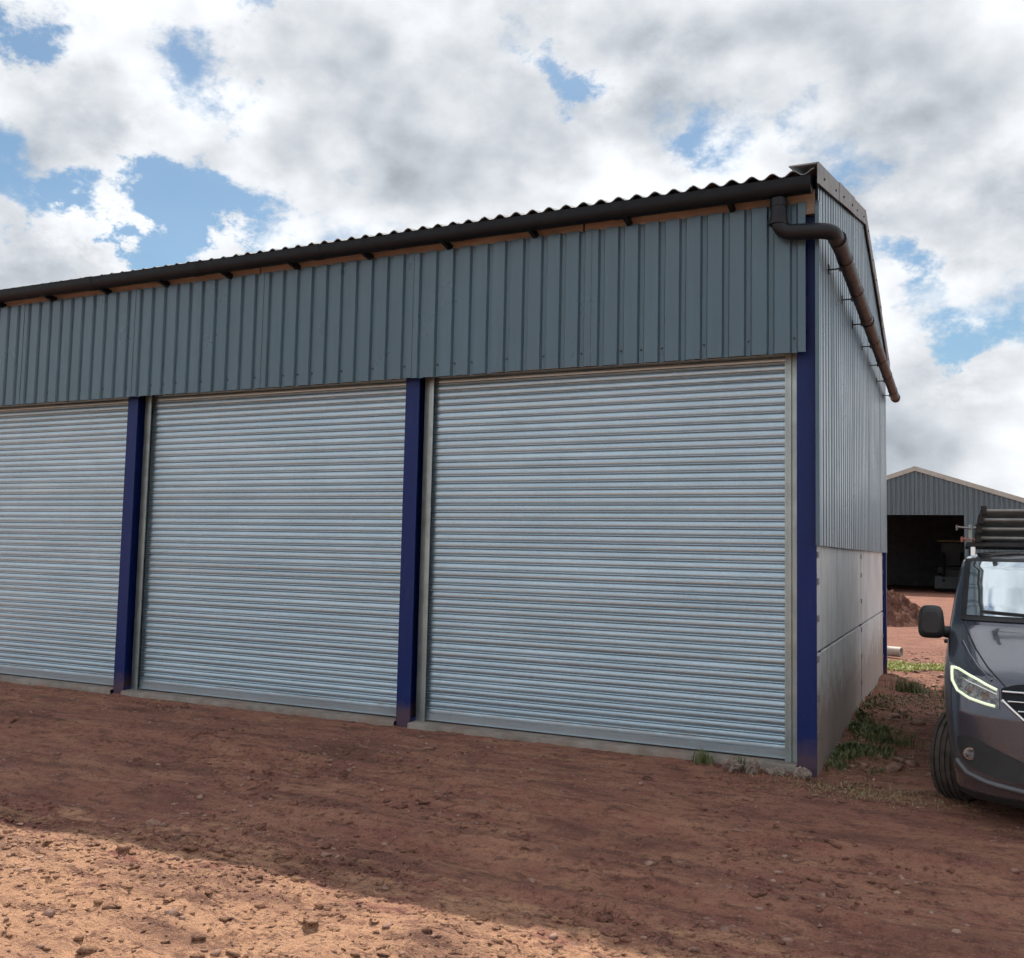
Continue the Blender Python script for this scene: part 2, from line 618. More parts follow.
# numpy value noise
def vnoise(x, y, seed):
    xi = np.floor(x).astype(np.int64)
    yi = np.floor(y).astype(np.int64)
    xf = x - xi
    yf = y - yi

    def h(a, b):
        k = (a * 374761393 + b * 668265263 + seed * 974634777) & 0xFFFFFFFF
        k = ((k ^ (k >> 13)) * 1274126177) & 0xFFFFFFFF
        k = k ^ (k >> 16)
        return (k & 0xFFFF) / 65535.0
    u = xf * xf * xf * (xf * (xf * 6 - 15) + 10)
    w = yf * yf * yf * (yf * (yf * 6 - 15) + 10)
    a = h(xi, yi) * (1 - u) + h(xi + 1, yi) * u
    b = h(xi, yi + 1) * (1 - u) + h(xi + 1, yi + 1) * u
    return a * (1 - w) + b * w - 0.5


def fbm(x, y, freq, octs, seed, gain=0.55):
    s = np.zeros_like(x)
    amp = 1.0
    for i in range(octs):
        c, sn = math.cos(i * 0.9 + seed), math.sin(i * 0.9 + seed)
        s += amp * vnoise((x * c - y * sn) * freq + 17.3 * i, (x * sn + y * c) * freq + 5.1 * i, seed + i)
        freq *= 2.05
        amp *= gain
    return s


# ------------------------------------------------------------------ ground
def ground_h(x, y, fine=True):
    x = np.asarray(x, float)
    y = np.asarray(y, float)
    h = 0.07 * fbm(x, y, 0.35, 3, 3)
    away = np.clip((-y - 0.2) / 1.2, 0, 1)                     # level up to the sill
    side = np.clip((x - 0.3) / 0.6, 0, 1) * np.clip((y + 0.3) / .3, 0, 1)
    keep = np.clip(away + side + np.clip((y - 9) / 3, 0, 1), 0.12, 1)
    h = h * keep
    # two shallow wheel tracks pushed up along the front
    for yc in (-2.0, -3.55):
        d = y - (yc + 0.25 * np.sin(x * 0.45 + yc))
        h -= 0.036 * np.exp(-(d / 0.17) ** 2) * away * (1 + 0.12 * np.sin(x * 42 + 6 * np.abs(d)))
        h += 0.028 * np.exp(-((np.abs(d) - 0.30) / 0.10) ** 2) * away * (0.6 + 1.2 * np.clip(fbm(x, y, 1.7, 2, 66) + .4, 0, 1))
    # loose tipped soil nearer the camera
    loose = np.clip((-y - 3.7) / 0.8, 0, 1)
    h += loose * (0.05 * np.abs(fbm(x, y, 1.3, 3, 21)) + 0.015)
    if fine:
        r = fbm(x, y * 1.3, 4.5, 4, 8)
        h += (0.010 + 0.020 * loose) * r
        c = np.abs(fbm(x, y, 11.0, 3, 31))
        h += 0.020 * np.clip(0.22 - c, 0, 1) * (0.5 + 1.2 * np.clip(fbm(x, y, 0.9, 2, 44) + .3, 0, 1)) * (1 + 0.8 * loose)
        cl = np.clip(fbm(x, y, 8.0, 3, 77) - 0.20, 0, 1)
        h += 0.060 * cl * (0.6 + 0.4 * loose)
    # bank of soil against the end wall
    bank = np.exp(-((x - 0.2) / 0.42) ** 2) * np.clip((y - 0.2) / 1.0, 0, 1) * np.clip((9 - y) / 1.0, 0, 1) * (x > 0.0)
    h += bank * 0.10 * (0.7 + 1.2 * fbm(x, y, 1.6, 3, 52))
    h += -0.012 + 0.030 * np.exp(-(np.clip(-y, 0, 9) / 0.35) ** 2) * (y < 0.6) * (x < 0.1)
    # flatten under the building
    inside = (x < 0.14) & (x > -12.3) & (y > 0.05) & (y < 8.1)
    h = np.where(inside, -0.06, h)
    return h


def axis_coords(lo, f0, f1, hi, step, grow):
    a = list(np.arange(f0, f1 + 1e-6, step))
    s, p, up = step, a[-1], []
    while p < hi:
        s *= grow
        p += s
        up.append(p)
    s, p, dn = step, a[0], []
    while p > lo:
        s *= grow
        p -= s
        dn.append(p)
    return np.array(dn[::-1] + a + up)


gx = axis_coords(-420, -9.0, 3.4, 420, 0.024, 1.12)
gy_f = list(np.arange(-6.0, 0.25, 0.024)) + list(np.arange(0.25, 10.0, 0.06))
s, p, up = 0.06, gy_f[-1], []
while p < 600:
    s *= 1.06
    p += s
    up.append(p)
s, p, dn = 0.024, gy_f[0], []
while p > -300:
    s *= 1.15
    p -= s
    dn.append(p)
gy = np.array(dn[::-1] + gy_f + up)
GX, GY = np.meshgrid(gx, gy)
GZ = ground_h(GX, GY)
far = np.clip((np.hypot(GX, GY) - 25) / 30, 0, 1)
GZ = GZ * (1 - far) - 0.02 * far
nx, ny = len(gx), len(gy)
me = bpy.data.meshes.new('ground')
me.vertices.add(nx * ny)
me.vertices.foreach_set('co', np.stack([GX, GY, GZ], -1).astype(np.float32).ravel())
ii = np.arange((nx - 1) * (ny - 1))
r_, c_ = ii // (nx - 1), ii % (nx - 1)
q = np.stack([r_ * nx + c_, r_ * nx + c_ + 1, (r_ + 1) * nx + c_ + 1, (r_ + 1) * nx + c_], -1).astype(np.int32)
me.loops.add(q.size)
me.loops.foreach_set('vertex_index', q.ravel())
me.polygons.add(len(q))
me.polygons.foreach_set('loop_start', (np.arange(len(q)) * 4).astype(np.int32))
me.polygons.foreach_set('loop_total', np.full(len(q), 4, np.int32))
me.polygons.foreach_set('use_smooth', np.ones(len(q), bool))
me.update()
me.validate()
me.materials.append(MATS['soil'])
ground = link('ground', me)
tag(ground, 'bare red brown earth yard', None, kind='structure')


def gz(x, y):
    return float(ground_h(np.array([x]), np.array([y]))[0])


# ------------------------------------------------------------------ main building
BAY = 4.03
CW = 0.165
NB = 3
DEPTH = 8.15
XL = -BAY * NB
shed = empty('steel_shed', (0, 0, 0))
tag(shed, 'long slate blue steel shed with three galvanised roller shutters and corrugated roof', 'building')


def column(x, y, parent, z1=5.0, w=CW, d=0.25, name='column', along='y', mat='blue_column'):
    """I section steel column, front flange at y"""
    t = 0.014
    m = MB()
    m.box(x, x + w, y, y + t, -0.15, z1)
    m.box(x, x + w, y + d - t, y + d, -0.15, z1)
    m.box(x + w / 2 - 0.005, x + w / 2 + 0.005, y + t + .0005, y + d - t - .0005, -0.15, z1)
    o = m.build(name, mat, parent)
    # base plate and bolts
    p = MB()
    p.box(x + 0.002, x + w - 0.002, y + 0.03, y + d - .02, 0.082, 0.097)
    p.build('base_plate', 'blue_paint', o)
    return o


for i in range(NB + 1):
    column(-BAY * i, 0.0, shed)
column(0.0, DEPTH - 0.25, shed)
column(0.0, DEPTH / 2 - .1, shed, d=0.2)
column(-BAY * NB, DEPTH - 0.25, shed)
# the back corner column shows its proud flange past the concrete panels
m = MB()
m.box(0.168, 0.222, DEPTH - 0.46, DEPTH - 0.34, -0.1, 1.96)
m.build('corner_post', 'blue_column', shed)


# --- profiled sheets: wide crowns with narrow recessed grooves
def sheet_profile(n_rib, pitch=0.2, depth=0.03, groove=0.038, slope=0.016):
    pts = []
    for k in range(n_rib):
        c = k * pitch
        pts += [(c, 0.0), (c + pitch / 2 - groove / 2 - slope, 0.0), (c + pitch / 2 - groove / 2, depth),
                (c + pitch / 2 + groove / 2, depth), (c + pitch / 2 + groove / 2 + slope, 0.0)]
    pts.append((n_rib * pitch, 0.0))
    return pts


def cladding_sheet(n_rib, z0, z1, ztop=None):
    """upright sheet in x,z with outer face towards -y; z1 may be a function of x"""
    rows = [[], []]
    back = [[], []]
    for (x, y) in sheet_profile(n_rib):
        zt = ztop(x) if ztop else z1
        rows[0].append((x, y, z0)); rows[1].append((x, y, zt))
        back[0].append((x, y + 0.004, z0)); back[1].append((x, y + 0.004, zt))
    m = MB()
    m.grid(rows).grid(back)
    k = len(rows[0])
    for a, b in ((0, 1),):
        # close top and bottom edges
        m.add([*rows[0], *back[0]], [(i, i + 1, k + i + 1, k + i) for i in range(k - 1)])
        m.add([*rows[1], *back[1]], [(i, i + 1, k + i + 1, k + i) for i in range(k - 1)])
    for s in (0, -1):
        m.add([rows[0][s], rows[1][s], back[1][s], back[0][s]], [(0, 1, 2, 3)])
    return m


def screw(x, y, z, parent, ax='y', mesh=[None]):
    if mesh[0] is None:
        mm = MB()
        mm.tube([(0, 0.003, 0), (0, -0.004, 0)], 0.010, 8)
        mm.tube([(0, -0.004, 0), (0, -0.010, 0)], 0.006, 6)
        mesh[0] = mm.mesh('screw', 'dark_steel')
    o = link('screw', mesh[0], parent)
    o.location = (x, y, z)
    if ax == 'x':
        o.rotation_euler.z = math.pi / 2
    return o


SY = -0.105                     # outer face of the front sheets
ZS0, ZS1 = 3.642, 4.984
front_me = cladding_sheet(5, ZS0, ZS1).mesh('cladding_sheet', 'sheet_paint')
x = 0.092 - 1.0
k = 0
while x > XL - 0.6:
    o = link('cladding_sheet', front_me, shed)
    o.location = (x, SY + (0.0 if k % 2 else -0.0045), random.uniform(-.004, .004))
    for r in range(5):
        if (r + k) % 2 == 0 or r == 2:
            screw(0.1 + 0.2 * r, 0.028, ZS0 + 0.13, o)
    x -= 1.0
    k += 1
XEND = x + 1.0
# drip flashing under the front sheets, and rails behind them
m = MB(); m.box(XEND, 0.06, SY + 0.05, -0.004, 3.70, 3.76); m.build('sheeting_rail', 'galvanised_guide', shed)
m = MB(); m.box(XEND, 0.06, SY + 0.05, -0.004, 4.32, 4.40); m.build('sheeting_rail', 'galvanised_guide', shed)
m = MB(); m.box(XEND, -6.02, -0.066, -0.012, 4.88, 5.10); m.build('eaves_timber', 'timber', shed, bevel=.004)
m = MB(); m.box(-6.0, -2.02, -0.064, -0.012, 4.875, 5.095); m.build('eaves_timber', 'timber', shed, bevel=.004)
m = MB(); m.box(-2.0, 0.17, -0.066, -0.012, 4.88, 5.10); m.build('eaves_timber', 'timber', shed, bevel=.004)

# --- roof
RIDGE_Y, EAVE_Y, EAVE_Z, RIDGE_Z = 4.30, -0.30, 5.160, 6.30
SLOPE = (RIDGE_Z - EAVE_Z) / (RIDGE_Y - EAVE_Y)
PITCH = 0.177


def roof_sheet_mesh(y0, z0, y1, z1, nroll=6):
    rows_t = [[], []]
    rows_b = [[], []]
    segs = 8
    for i in range(nroll * segs + 1):
        x = i * PITCH / segs
        h = 0.027 * (1 + math.cos(2 * math.pi * i / segs))
        h = 0.048 * (h / 0.054) ** 1.1
        for r, (yy, zz) in enumerate(((y0, z0), (y1, z1))):
            rows_t[r].append((x, yy, zz + h))
            rows_b[r].append((x, yy, zz + h - 0.008))
    m = MB()
    m.grid(rows_t).grid(rows_b)
    kk = len(rows_t[0])
    for r in (0, 1):
        m.add([*rows_t[r], *rows_b[r]], [(i, i + 1, kk + i + 1, kk + i) for i in range(kk - 1)])
    return m.mesh('roof_sheet', 'fibre_cement', 50)


fr = roof_sheet_mesh(EAVE_Y, EAVE_Z, RIDGE_Y, RIDGE_Z)
bk = roof_sheet_mesh(2 * RIDGE_Y - EAVE_Y, EAVE_Z, RIDGE_Y, RIDGE_Z)
x = 0.19 - 6 * PITCH
while x > XEND - 1.0:
    for mm in (fr, bk):
        o = link('roof_sheet', mm, shed)
        o.location = (x, 0, random.uniform(-.003, .003) + 0.0050 * x)     # the eave sags a little towards the far end
    x -= 6 * PITCH
m = MB()
m.prism([(RIDGE_Y - 0.25, RIDGE_Z + 0.02), (RIDGE_Y, RIDGE_Z + 0.10), (RIDGE_Y + 0.25, RIDGE_Z + 0.02), (RIDGE_Y + 0.25, RIDGE_Z + 0.035), (RIDGE_Y, RIDGE_Z + 0.115), (RIDGE_Y - 0.25, RIDGE_Z + 0.035)], 'x', XEND, 0.2)
m.build('ridge_cap', 'fibre_cement', shed)

# --- verge barge boards on the gable, in lapped lengths
VX = 0.232


def verge_piece(ya, yb, name='barge_board', lift=0.0):
    za = RIDGE_Z - abs(ya - RIDGE_Y) * SLOPE
    zb = RIDGE_Z - abs(yb - RIDGE_Y) * SLOPE
    t = 0.012
    x1 = VX + lift
    up, dn = 0.085 + lift, -0.105
    m = MB()
    # upright leg
    m.add([(x1 - t, ya, za + dn), (x1, ya, za + dn), (x1, ya, za + up), (x1 - t, ya, za + up),
           (x1 - t, yb, zb + dn), (x1, yb, zb + dn), (x1, yb, zb + up), (x1 - t, yb, zb + up)],
          [(0, 1, 2, 3), (7, 6, 5, 4), (0, 4, 5, 1), (1, 5, 6, 2), (2, 6, 7, 3), (3, 7, 4, 0)])
    # top leg lying over the roof
    m.add([(x1 - 0.25, ya, za + up - t), (x1 - t - .001, ya, za + up - t), (x1 - t - .001, ya, za + up), (x1 - 0.25, ya, za + up),
           (x1 - 0.25, yb, zb + up - t), (x1 - t - .001, yb, zb + up - t), (x1 - t - .001, yb, zb + up), (x1 - 0.25, yb, zb + up)],
          [(0, 1, 2, 3), (7, 6, 5, 4), (0, 4, 5, 1), (1, 5, 6, 2), (2, 6, 7, 3), (3, 7, 4, 0)])
    o = m.build(name, 'verge_cement', shed)
    L = yb - ya
    for s in (0.22, 0.78):
        yy = ya + L * s
        zz = za + (zb - za) * s
        screw(x1 + 0.001, yy, zz - 0.03, o, 'x').scale = (1.4, 1.2, 1.4)
    return o


verge_piece(EAVE_Y - 0.02, 1.28)
verge_piece(1.23, 2.80, lift=.006)
verge_piece(2.75, RIDGE_Y)
verge_piece(RIDGE_Y + .002, 5.6, lift=.002)
verge_piece(5.55, 7.0, lift=.006)
verge_piece(6.95, 2 * RIDGE_Y - EAVE_Y + 0.02)

# --- gutter, brackets, downpipe
GYC, GZC, GR = -0.225, 5.088, 0.080
prof = []
for k in range(11):
    a = math.pi + math.pi * k / 10
    prof.append((GYC + GR * math.cos(a), GZC + GR * math.sin(a)))
prof = [(GYC - GR - 0.006, GZC + 0.058)] + [(GYC - GR, GZC + 0.058)] + prof + [(GYC + GR, GZC + 0.058), (GYC + GR + 0.006, GZC + 0.058)]
inner = [(GYC + (p[0] - GYC) * 0.95, GZC + (p[1] - GZC) * 0.95 + .001) for p in prof]
xs = np.linspace(XEND - 0.1, 0.155, 8)
for i in range(7):
    m = MB()
    a, b = xs[i], xs[i + 1] - 0.002
    m.grid([[(a, *p) for p in prof], [(b, *p) for p in prof]])
    m.grid([[(a, *p) for p in inner], [(b, *p) for p in inner]])
    kk = len(prof)
    for X in (a, b):
        m.add([(X, *p) for p in prof] + [(X, *p) for p in inner], [(q, q + 1, kk + q + 1, kk + q) for q in range(kk - 1)])
    g_ = m.build('gutter', 'black_plastic', shed, 40)
    if i == 6:
        mm = MB(); mm.prism(prof, 'x', b, b + 0.008); mm.build('gutter_end_cap', 'black_plastic', g_)
    else:
        mm = MB()
        big = [(GYC + (p[0] - GYC) * 1.07, GZC + (p[1] - GZC) * 1.07) for p in prof]
        mm.grid([[(b - 0.06, *p) for p in big], [(b + 0.06, *p) for p in big]])
        mm.build('gutter_union', 'black_plastic', g_)
br = MB()
br.prism([(-0.067, 5.02), (-0.067, 4.965), (-0.09, 4.965), (GYC, GZC - GR - 0.018), (GYC - 0.06, GZC - GR + 0.02), (GYC, GZC - GR - 0.004), (-0.13, GZC - GR + 0.03)], 'x', -0.02, 0.02)
br_me = br.mesh('gutter_bracket', 'black_plastic')
xb = -0.55
while xb > XEND:
    o = link('gutter_bracket', br_me, shed)
    o.location = (xb, 0, 0)
    xb -= 0.98


def arc_path(pts, r, n=6):
    """polyline with rounded corners"""
    pts = [Vector(p) for p in pts]
    out = [pts[0]]
    for i in range(1, len(pts) - 1):
        a = (pts[i - 1] - pts[i]).normalized()
        b = (pts[i + 1] - pts[i]).normalized()
        p0, p2 = pts[i] + a * r, pts[i] + b * r
        for k in range(n + 1):
            t = k / n
            out.append(p0 * (1 - t) ** 2 + pts[i] * 2 * t * (1 - t) + p2 * t * t)
    out.append(pts[-1])
    return out


PX, PY = -0.125, -0.195
down = empty('downpipe')
down.parent = shed
dp = arc_path([(PX, PY, 5.00), (PX, PY, 4.70), (0.325, PY, 4.665), (0.345, 0.25, 4.655)], 0.13, 7)
m = MB(); m.tube(dp, 0.070, 18); m.build('bend', 'pipe_plastic', down, 60)
m = MB(); m.tube([(PX, PY, 5.0), (PX, PY, 4.93)], [0.076, 0.076], 18); m.build('outlet', 'pipe_plastic', down, 60)
m = MB(); m.tube([(PX, PY, 4.835), (PX, PY, 4.80), (PX, PY, 4.80), (PX, PY, 4.77)], [0.078, 0.078, 0.083, 0.083], 18); m.build('socket', 'pipe_plastic', down, 50)
run_a, run_b = Vector((0.345, 0.05, 4.66)), Vector((0.345, 8.45, 4.54))
m = MB(); m.tube([run_a + (run_b - run_a) * t for t in np.linspace(0, 1, 12)], 0.068, 18); m.build('pipe_run', 'pipe_plastic', down, 60)
for t in (0.004, 0.36, 0.985):
    p = run_a + (run_b - run_a) * t
    m = MB(); m.tube([p + Vector((0, -.045, 0)), p + Vector((0, .045, 0))], 0.077, 18); m.build('socket', 'pipe_plastic', down, 50)
for t in (0.07, 0.20, 0.33, 0.47, 0.61, 0.75, 0.90):
    p = run_a + (run_b - run_a) * t
    m = MB()
    m.tube([p + Vector((0, -.012, 0)), p + Vector((0, .012, 0))], 0.073, 14)
    m.box(0.196, p.x - 0.04, p.y - 0.006, p.y + 0.006, p.z - 0.092, p.z - 0.080)
    m.box(p.x - 0.052, p.x - 0.036, p.y - 0.012, p.y + 0.012, p.z - 0.11, p.z - 0.03)
    m.box(0.196, 0.206, p.y - 0.02, p.y + 0.02, p.z - 0.13, p.z - 0.04)
    m.build('pipe_clip', 'dark_steel', down)

# --- end wall: sheets above, concrete panels below
SX = 0.200
ZE0 = 1.955
ytot0 = SY + 0.0
nsheets = 9
w_end = DEPTH + 0.12 - ytot0
k = 0
y = ytot0
while y < DEPTH + 0.05:
    nr = 5 if y + 1.0 < DEPTH + 0.12 else max(1, int(round((DEPTH + 0.1 - y) / 0.2)))
    y0 = y

    def top(xl, y0=y0):
        return RIDGE_Z - abs((y0 + xl) - RIDGE_Y) * SLOPE - 0.05
    # split long crowns at the ridge is not needed: profile points are dense
    me_ = cladding_sheet(nr, ZE0, 0, top).mesh('cladding_sheet', 'sheet_paint')
    o = link('cladding_sheet', me_, shed)
    o.rotation_euler.z = math.pi / 2
    o.location = (SX + (0.0025 if k % 2 else 0.0), y0, random.uniform(-.003, .003))
    for r in range(nr):
        screw(0.1 + 0.2 * r, 0.028, ZE0 + 0.12, o)
        if r % 2 == 0:
            screw(0.1 + 0.2 * r, 0.028, 3.45, o)
    y += 1.0
    k += 1
# corner flashing
m = MB()
m.prism([(0.172, SY + .004), (0.2065, SY + .004 - .006), (0.2065, SY + 0.06), (0.2045, SY + 0.06), (0.2045, SY), (0.172, SY + .006)], 'z', ZE0, 4.98)
m.build('corner_flashing', 'sheet_paint', shed)
# concrete panels, two courses in two bays
cols_y = [(0.255, DEPTH / 2 - .045), (DEPTH / 2 - .002, DEPTH - 0.47)]
for (a, b) in cols_y:
    for (z0, z1) in ((-0.15, 1.022), (1.042, 2.06)):
        m = MB()
        m.box(0.055, 0.165 + random.uniform(-.003, .004), a if a > 1 else 0.03, b, z0, z1)
        m.build('concrete_panel', 'concrete_panel', shed, bevel=0.007)
# brackets that hold the panels
for yy in (0.06, DEPTH / 2 - .024, DEPTH - 0.50):
    for zz in (0.30, 0.62, 0.95, 1.30, 1.62, 1.85):
        m = MB(); m.box(0.166, 0.178, yy - 0.03, yy + 0.03, zz, zz + 0.055); m.build('panel_clip', 'clip_metal', shed)
# other two walls, out of sight
m = MB(); m.box(XL - .02, 0.05, DEPTH + 0.02, DEPTH + 0.06, -0.1, 5.2); m.build('rear_wall', 'sheet_paint', shed)
m = MB()
m.prism([(-0.1, -0.1), (DEPTH, -0.1), (DEPTH, 5.18), (RIDGE_Y, RIDGE_Z - .05), (-0.1, 5.15)], 'x', XEND - 0.01, XEND + 0.03)
m.build('end_wall', 'sheet_paint', shed)

# --- sill between the columns
for i in range(NB):
    a, b = -BAY * (i + 1) + CW + 0.002, -BAY * i - 0.002
    rows = []
    nseg = 60
    pr = [(0.5, 0.078), (0.05, 0.075), (-0.030, 0.070), (-0.040, 0.058), (-0.043, 0.012), (-0.045, 0.004), (-0.115, -0.002), (-0.125, -0.05), (-0.13, -0.12)]
    for s in range(nseg + 1):
        xx = a + (b - a) * s / nseg
        row = []
        for j, (yy, zz) in enumerate(pr):
            wv = 0.0
            if 2 <= j:
                wv = float(fbm(np.array([xx * 3.0]), np.array([j * 0.31]), 1.5, 3, 90 + i)[0])
            row.append((xx, yy - (0.05 if j >= 6 else 0.010) * wv, zz + (0.02 if j >= 6 else 0.006) * wv))
        rows.append(row)
    m = MB()
    m.grid(rows)
    m.build('sill', 'concrete_sill', shed, 50)

# --- roller shutters: thing parts with a lath each
DY = 0.165
LP = 0.0755
NL = 49
NSEG = 9


def lath_mesh(length):
    # 75 mm curved lath: a shallow face and, above it, the rolled bead of the interlock
    pr = [(0.007, -0.003), (0.001, -0.002), (-0.0025, 0.003), (-0.0040, 0.012), (-0.0042, 0.024), (-0.0032, 0.038), (-0.0008, 0.049), (0.0030, 0.0560),
          (-0.0030, 0.0575), (-0.0095, 0.0600), (-0.0128, 0.0640), (-0.0125, 0.0680), (-0.0095, 0.0715), (-0.0040, 0.0740), (0.007, 0.0750)]
    m = MB()
    m.grid([[(0, *p) for p in pr], [(length, *p) for p in pr]])
    return m.mesh('lath', 'galvanised', 60)


for i in range(NB):
    a, b = -BAY * (i + 1) + CW, -BAY * i
    sh = empty('roller_shutter', (a, DY, 0.09))
    sh.parent = shed
    gl = 0.118
    gr_ = 0.118 if i == 0 else 0.062
    L = (b - a) - gl - gr_ + 0.05
    lm = lath_mesh(L)
    for k in range(NL):
        o = link('lath', lm, sh)
        o.location = (gl - 0.025, random.uniform(-.0012, .0012), 0.055 + k * LP)
        o.rotation_euler.x = random.gauss(0, 0.028)
    m = MB()
    m.prism([(-0.014, 0.0), (-0.014, 0.06), (0.012, 0.06), (0.012, 0.004), (-0.045, 0.004), (-0.045, 0.0)], 'x', gl - 0.02, gl + L - 0.03)
    m.build('bottom_bar', 'galvanised', sh)
    for side in (0, 1):
        x0 = 0.0 if side == 0 else (b - a) - gl
        m = MB()
        sgn = 1 if side == 0 else -1
        # mounting angle on the column side
        ax = x0 if side == 0 else x0 + gl
        m.box(min(ax, ax + sgn * 0.058), max(ax, ax + sgn * 0.058), -0.045, -0.039, -0.02, 3.62)
        m.box(min(ax, ax + sgn * 0.006), max(ax, ax + sgn * 0.006), -0.0385, 0.03, -0.02, 3.62)
        o = m.build('mounting_angle', 'galvanised_guide', sh)
        if side == 1 and i > 0:
            continue
        m = MB()
        cx0, cx1 = ax + sgn * 0.062, ax + sgn * 0.118
        m.box(min(cx0, cx1), max(cx0, cx1), -0.060, -0.056, -0.02, 3.62)
        m.box(min(cx0, cx0 + sgn * .004), max(cx0, cx0 + sgn * .004), -0.0555, 0.03, -0.02, 3.62)
        m.box(min(cx1, cx1 - sgn * .018), max(cx1, cx1 - sgn * .018), -0.0655, -0.0605, -0.02, 3.62)
        m.build('guide_channel', 'galvanised_guide', sh)
# ------------------------------------------------------------------ far shed
FY = 50.0
RX, RZ2 = -0.965, 7.07
HW, FSL = 7.2, 0.338
fs = empty('far_shed', (RX, FY, 0))
tag(fs, 'grey ribbed gable shed with cream verge trim and dark open doorway behind van', 'building')
OPX0, OPX1, OPZ = -2.5, 2.49, 4.40


def far_sheet(x0, x1, zb):
    pts = []
    m = MB()
    p = 0.25
    rows = [[], []]
    x = x0
    while x < x1 - 1e-6:
        for dx, dy in ((0, 0), (0.13, 0), (0.155, .05), (0.225, .05), (0.25, 0)):
            xx = min(x + dx, x1)
            rows[0].append((xx, dy, zb))
            rows[1].append((xx, dy, RZ2 - abs(xx) * FSL - 0.02))
        x += p
    m.grid(rows)
    return m


x = -HW
while x < HW - 0.01:
    x1 = min(x + 1.0, HW)
    mid = (x + x1) / 2
    zb = OPZ if OPX0 < mid < OPX1 else 1.4
    cuts = [x] + [c for c in (OPX0, OPX1, 0.0) if x < c < x1] + [x1]
    for a, b in zip(cuts, cuts[1:]):
        mm_ = (a + b) / 2
        far_sheet(a, b, OPZ if OPX0 < mm_ < OPX1 else 1.4).build('cladding_sheet', 'far_sheet_paint', fs)
    x = x1
for a, b in ((-HW, OPX0 - .002), (OPX1 + .002, HW)):
    m = MB(); m.box(a, b, 0.0, 0.15, -0.1, 1.42); m.build('plinth_wall', 'concrete_panel', fs)
for xx in (OPX0 - 0.2, OPX1 + 0.002):
    m = MB(); m.box(xx, xx + 0.198, 0.055, 0.30, -0.1, OPZ); m.build('door_post', 'dark_steel', fs)
for sgn in (-1, 1):
    m = MB()
    e = HW + 0.25
    m.add([(0, -0.08, RZ2 - .16), (sgn * e, -0.08, RZ2 - e * FSL - .16), (sgn * e, -0.08, RZ2 - e * FSL + .10), (0, -0.08, RZ2 + .10),
           (0, 0.02, RZ2 - .16), (sgn * e, 0.02, RZ2 - e * FSL - .16), (sgn * e, 0.02, RZ2 - e * FSL + .10), (0, 0.02, RZ2 + .10)],
          [(0, 1, 2, 3), (4, 5, 6, 7), (0, 1, 5, 4), (1, 2, 6, 5), (2, 3, 7, 6), (3, 0, 4, 7)])
    m.build('barge_board', 'verge_cream', fs)
    m = MB()
    m.add([(0, 0.021, RZ2 + .0), (sgn * e, 0.021, RZ2 - e * FSL), (sgn * e, 18, RZ2 - e * FSL), (0, 18, RZ2),
           (0, 0.021, RZ2 + .06), (sgn * e, 0.021, RZ2 - e * FSL + .06), (sgn * e, 18, RZ2 - e * FSL + .06), (0, 18, RZ2 + .06)],
          [(0, 1, 2, 3), (4, 5, 6, 7), (0, 1, 5, 4), (1, 2, 6, 5), (2, 3, 7, 6), (3, 0, 4, 7)])
    m.build('roof', 'fibre_cement', fs)
    m = MB(); m.box(min(sgn * HW, sgn * (HW - .1)), max(sgn * HW, sgn * (HW - .1)), 0.16, 18, -0.1, RZ2 - HW * FSL - .03); m.build('side_wall', 'far_sheet_paint', fs)
m = MB(); m.prism([(-HW, -.1), (HW, -.1), (HW, RZ2 - HW * FSL - .05), (0, RZ2 - .05), (-HW, RZ2 - HW * FSL - .05)], 'y', 17.5, 17.6); m.build('rear_wall', 'interior_wall', fs)

# loader parked inside the far shed
ld = empty('loader', (0.9, FY + 6.0, 0))
tag(ld, 'dark loader with yellow edged cab roof parked inside the far shed doorway', 'loader')
m = MB(); m.box(-0.9, 0.9, 0, 2.6, 0.7, 1.5).box(-0.55, 0.55, -1.1, 0, 0.7, 1.35); m.build('chassis', 'machine_dark', ld, bevel=.05)
m = MB(); m.box(-0.7, 0.7, 0.5, 1.9, 1.5, 3.0); m.build('cab', 'machine_dark', ld, bevel=.08)
m = MB(); m.box(-0.85, 0.85, 0.35, 2.05, 3.0, 3.12); m.build('cab_roof', 'machine_yellow', ld, bevel=.03)
for sx in (-1, 1):
    for yy, rr in ((-0.5, 0.55), (2.0, 0.75)):
        m = MB(); m.tube([(sx * 0.62, yy, rr), (sx * 0.66, yy, rr), (sx * 0.98, yy, rr), (sx * 1.02, yy, rr)], [rr * .8, rr, rr, rr * .8], 20); m.build('wheel', 'rubber', ld, 40)
m = MB(); m.tube([(-0.5, 1.0, 1.5), (-0.5, -0.8, 2.3), (-0.5, -1.9, 0.6)], 0.09, 8).tube([(0.5, 1.0, 1.5), (0.5, -0.8, 2.3), (0.5, -1.9, 0.6)], 0.09, 8); m.build('lift_arm', 'machine_dark', ld)
m = MB(); m.prism([(-1.9, 0.1), (-2.6, 0.05), (-2.65, 0.12), (-2.0, 0.2), (-1.85, 0.9), (-1.75, 0.9)], 'x', -1.0, 1.0); m.build('bucket', 'machine_dark', ld)


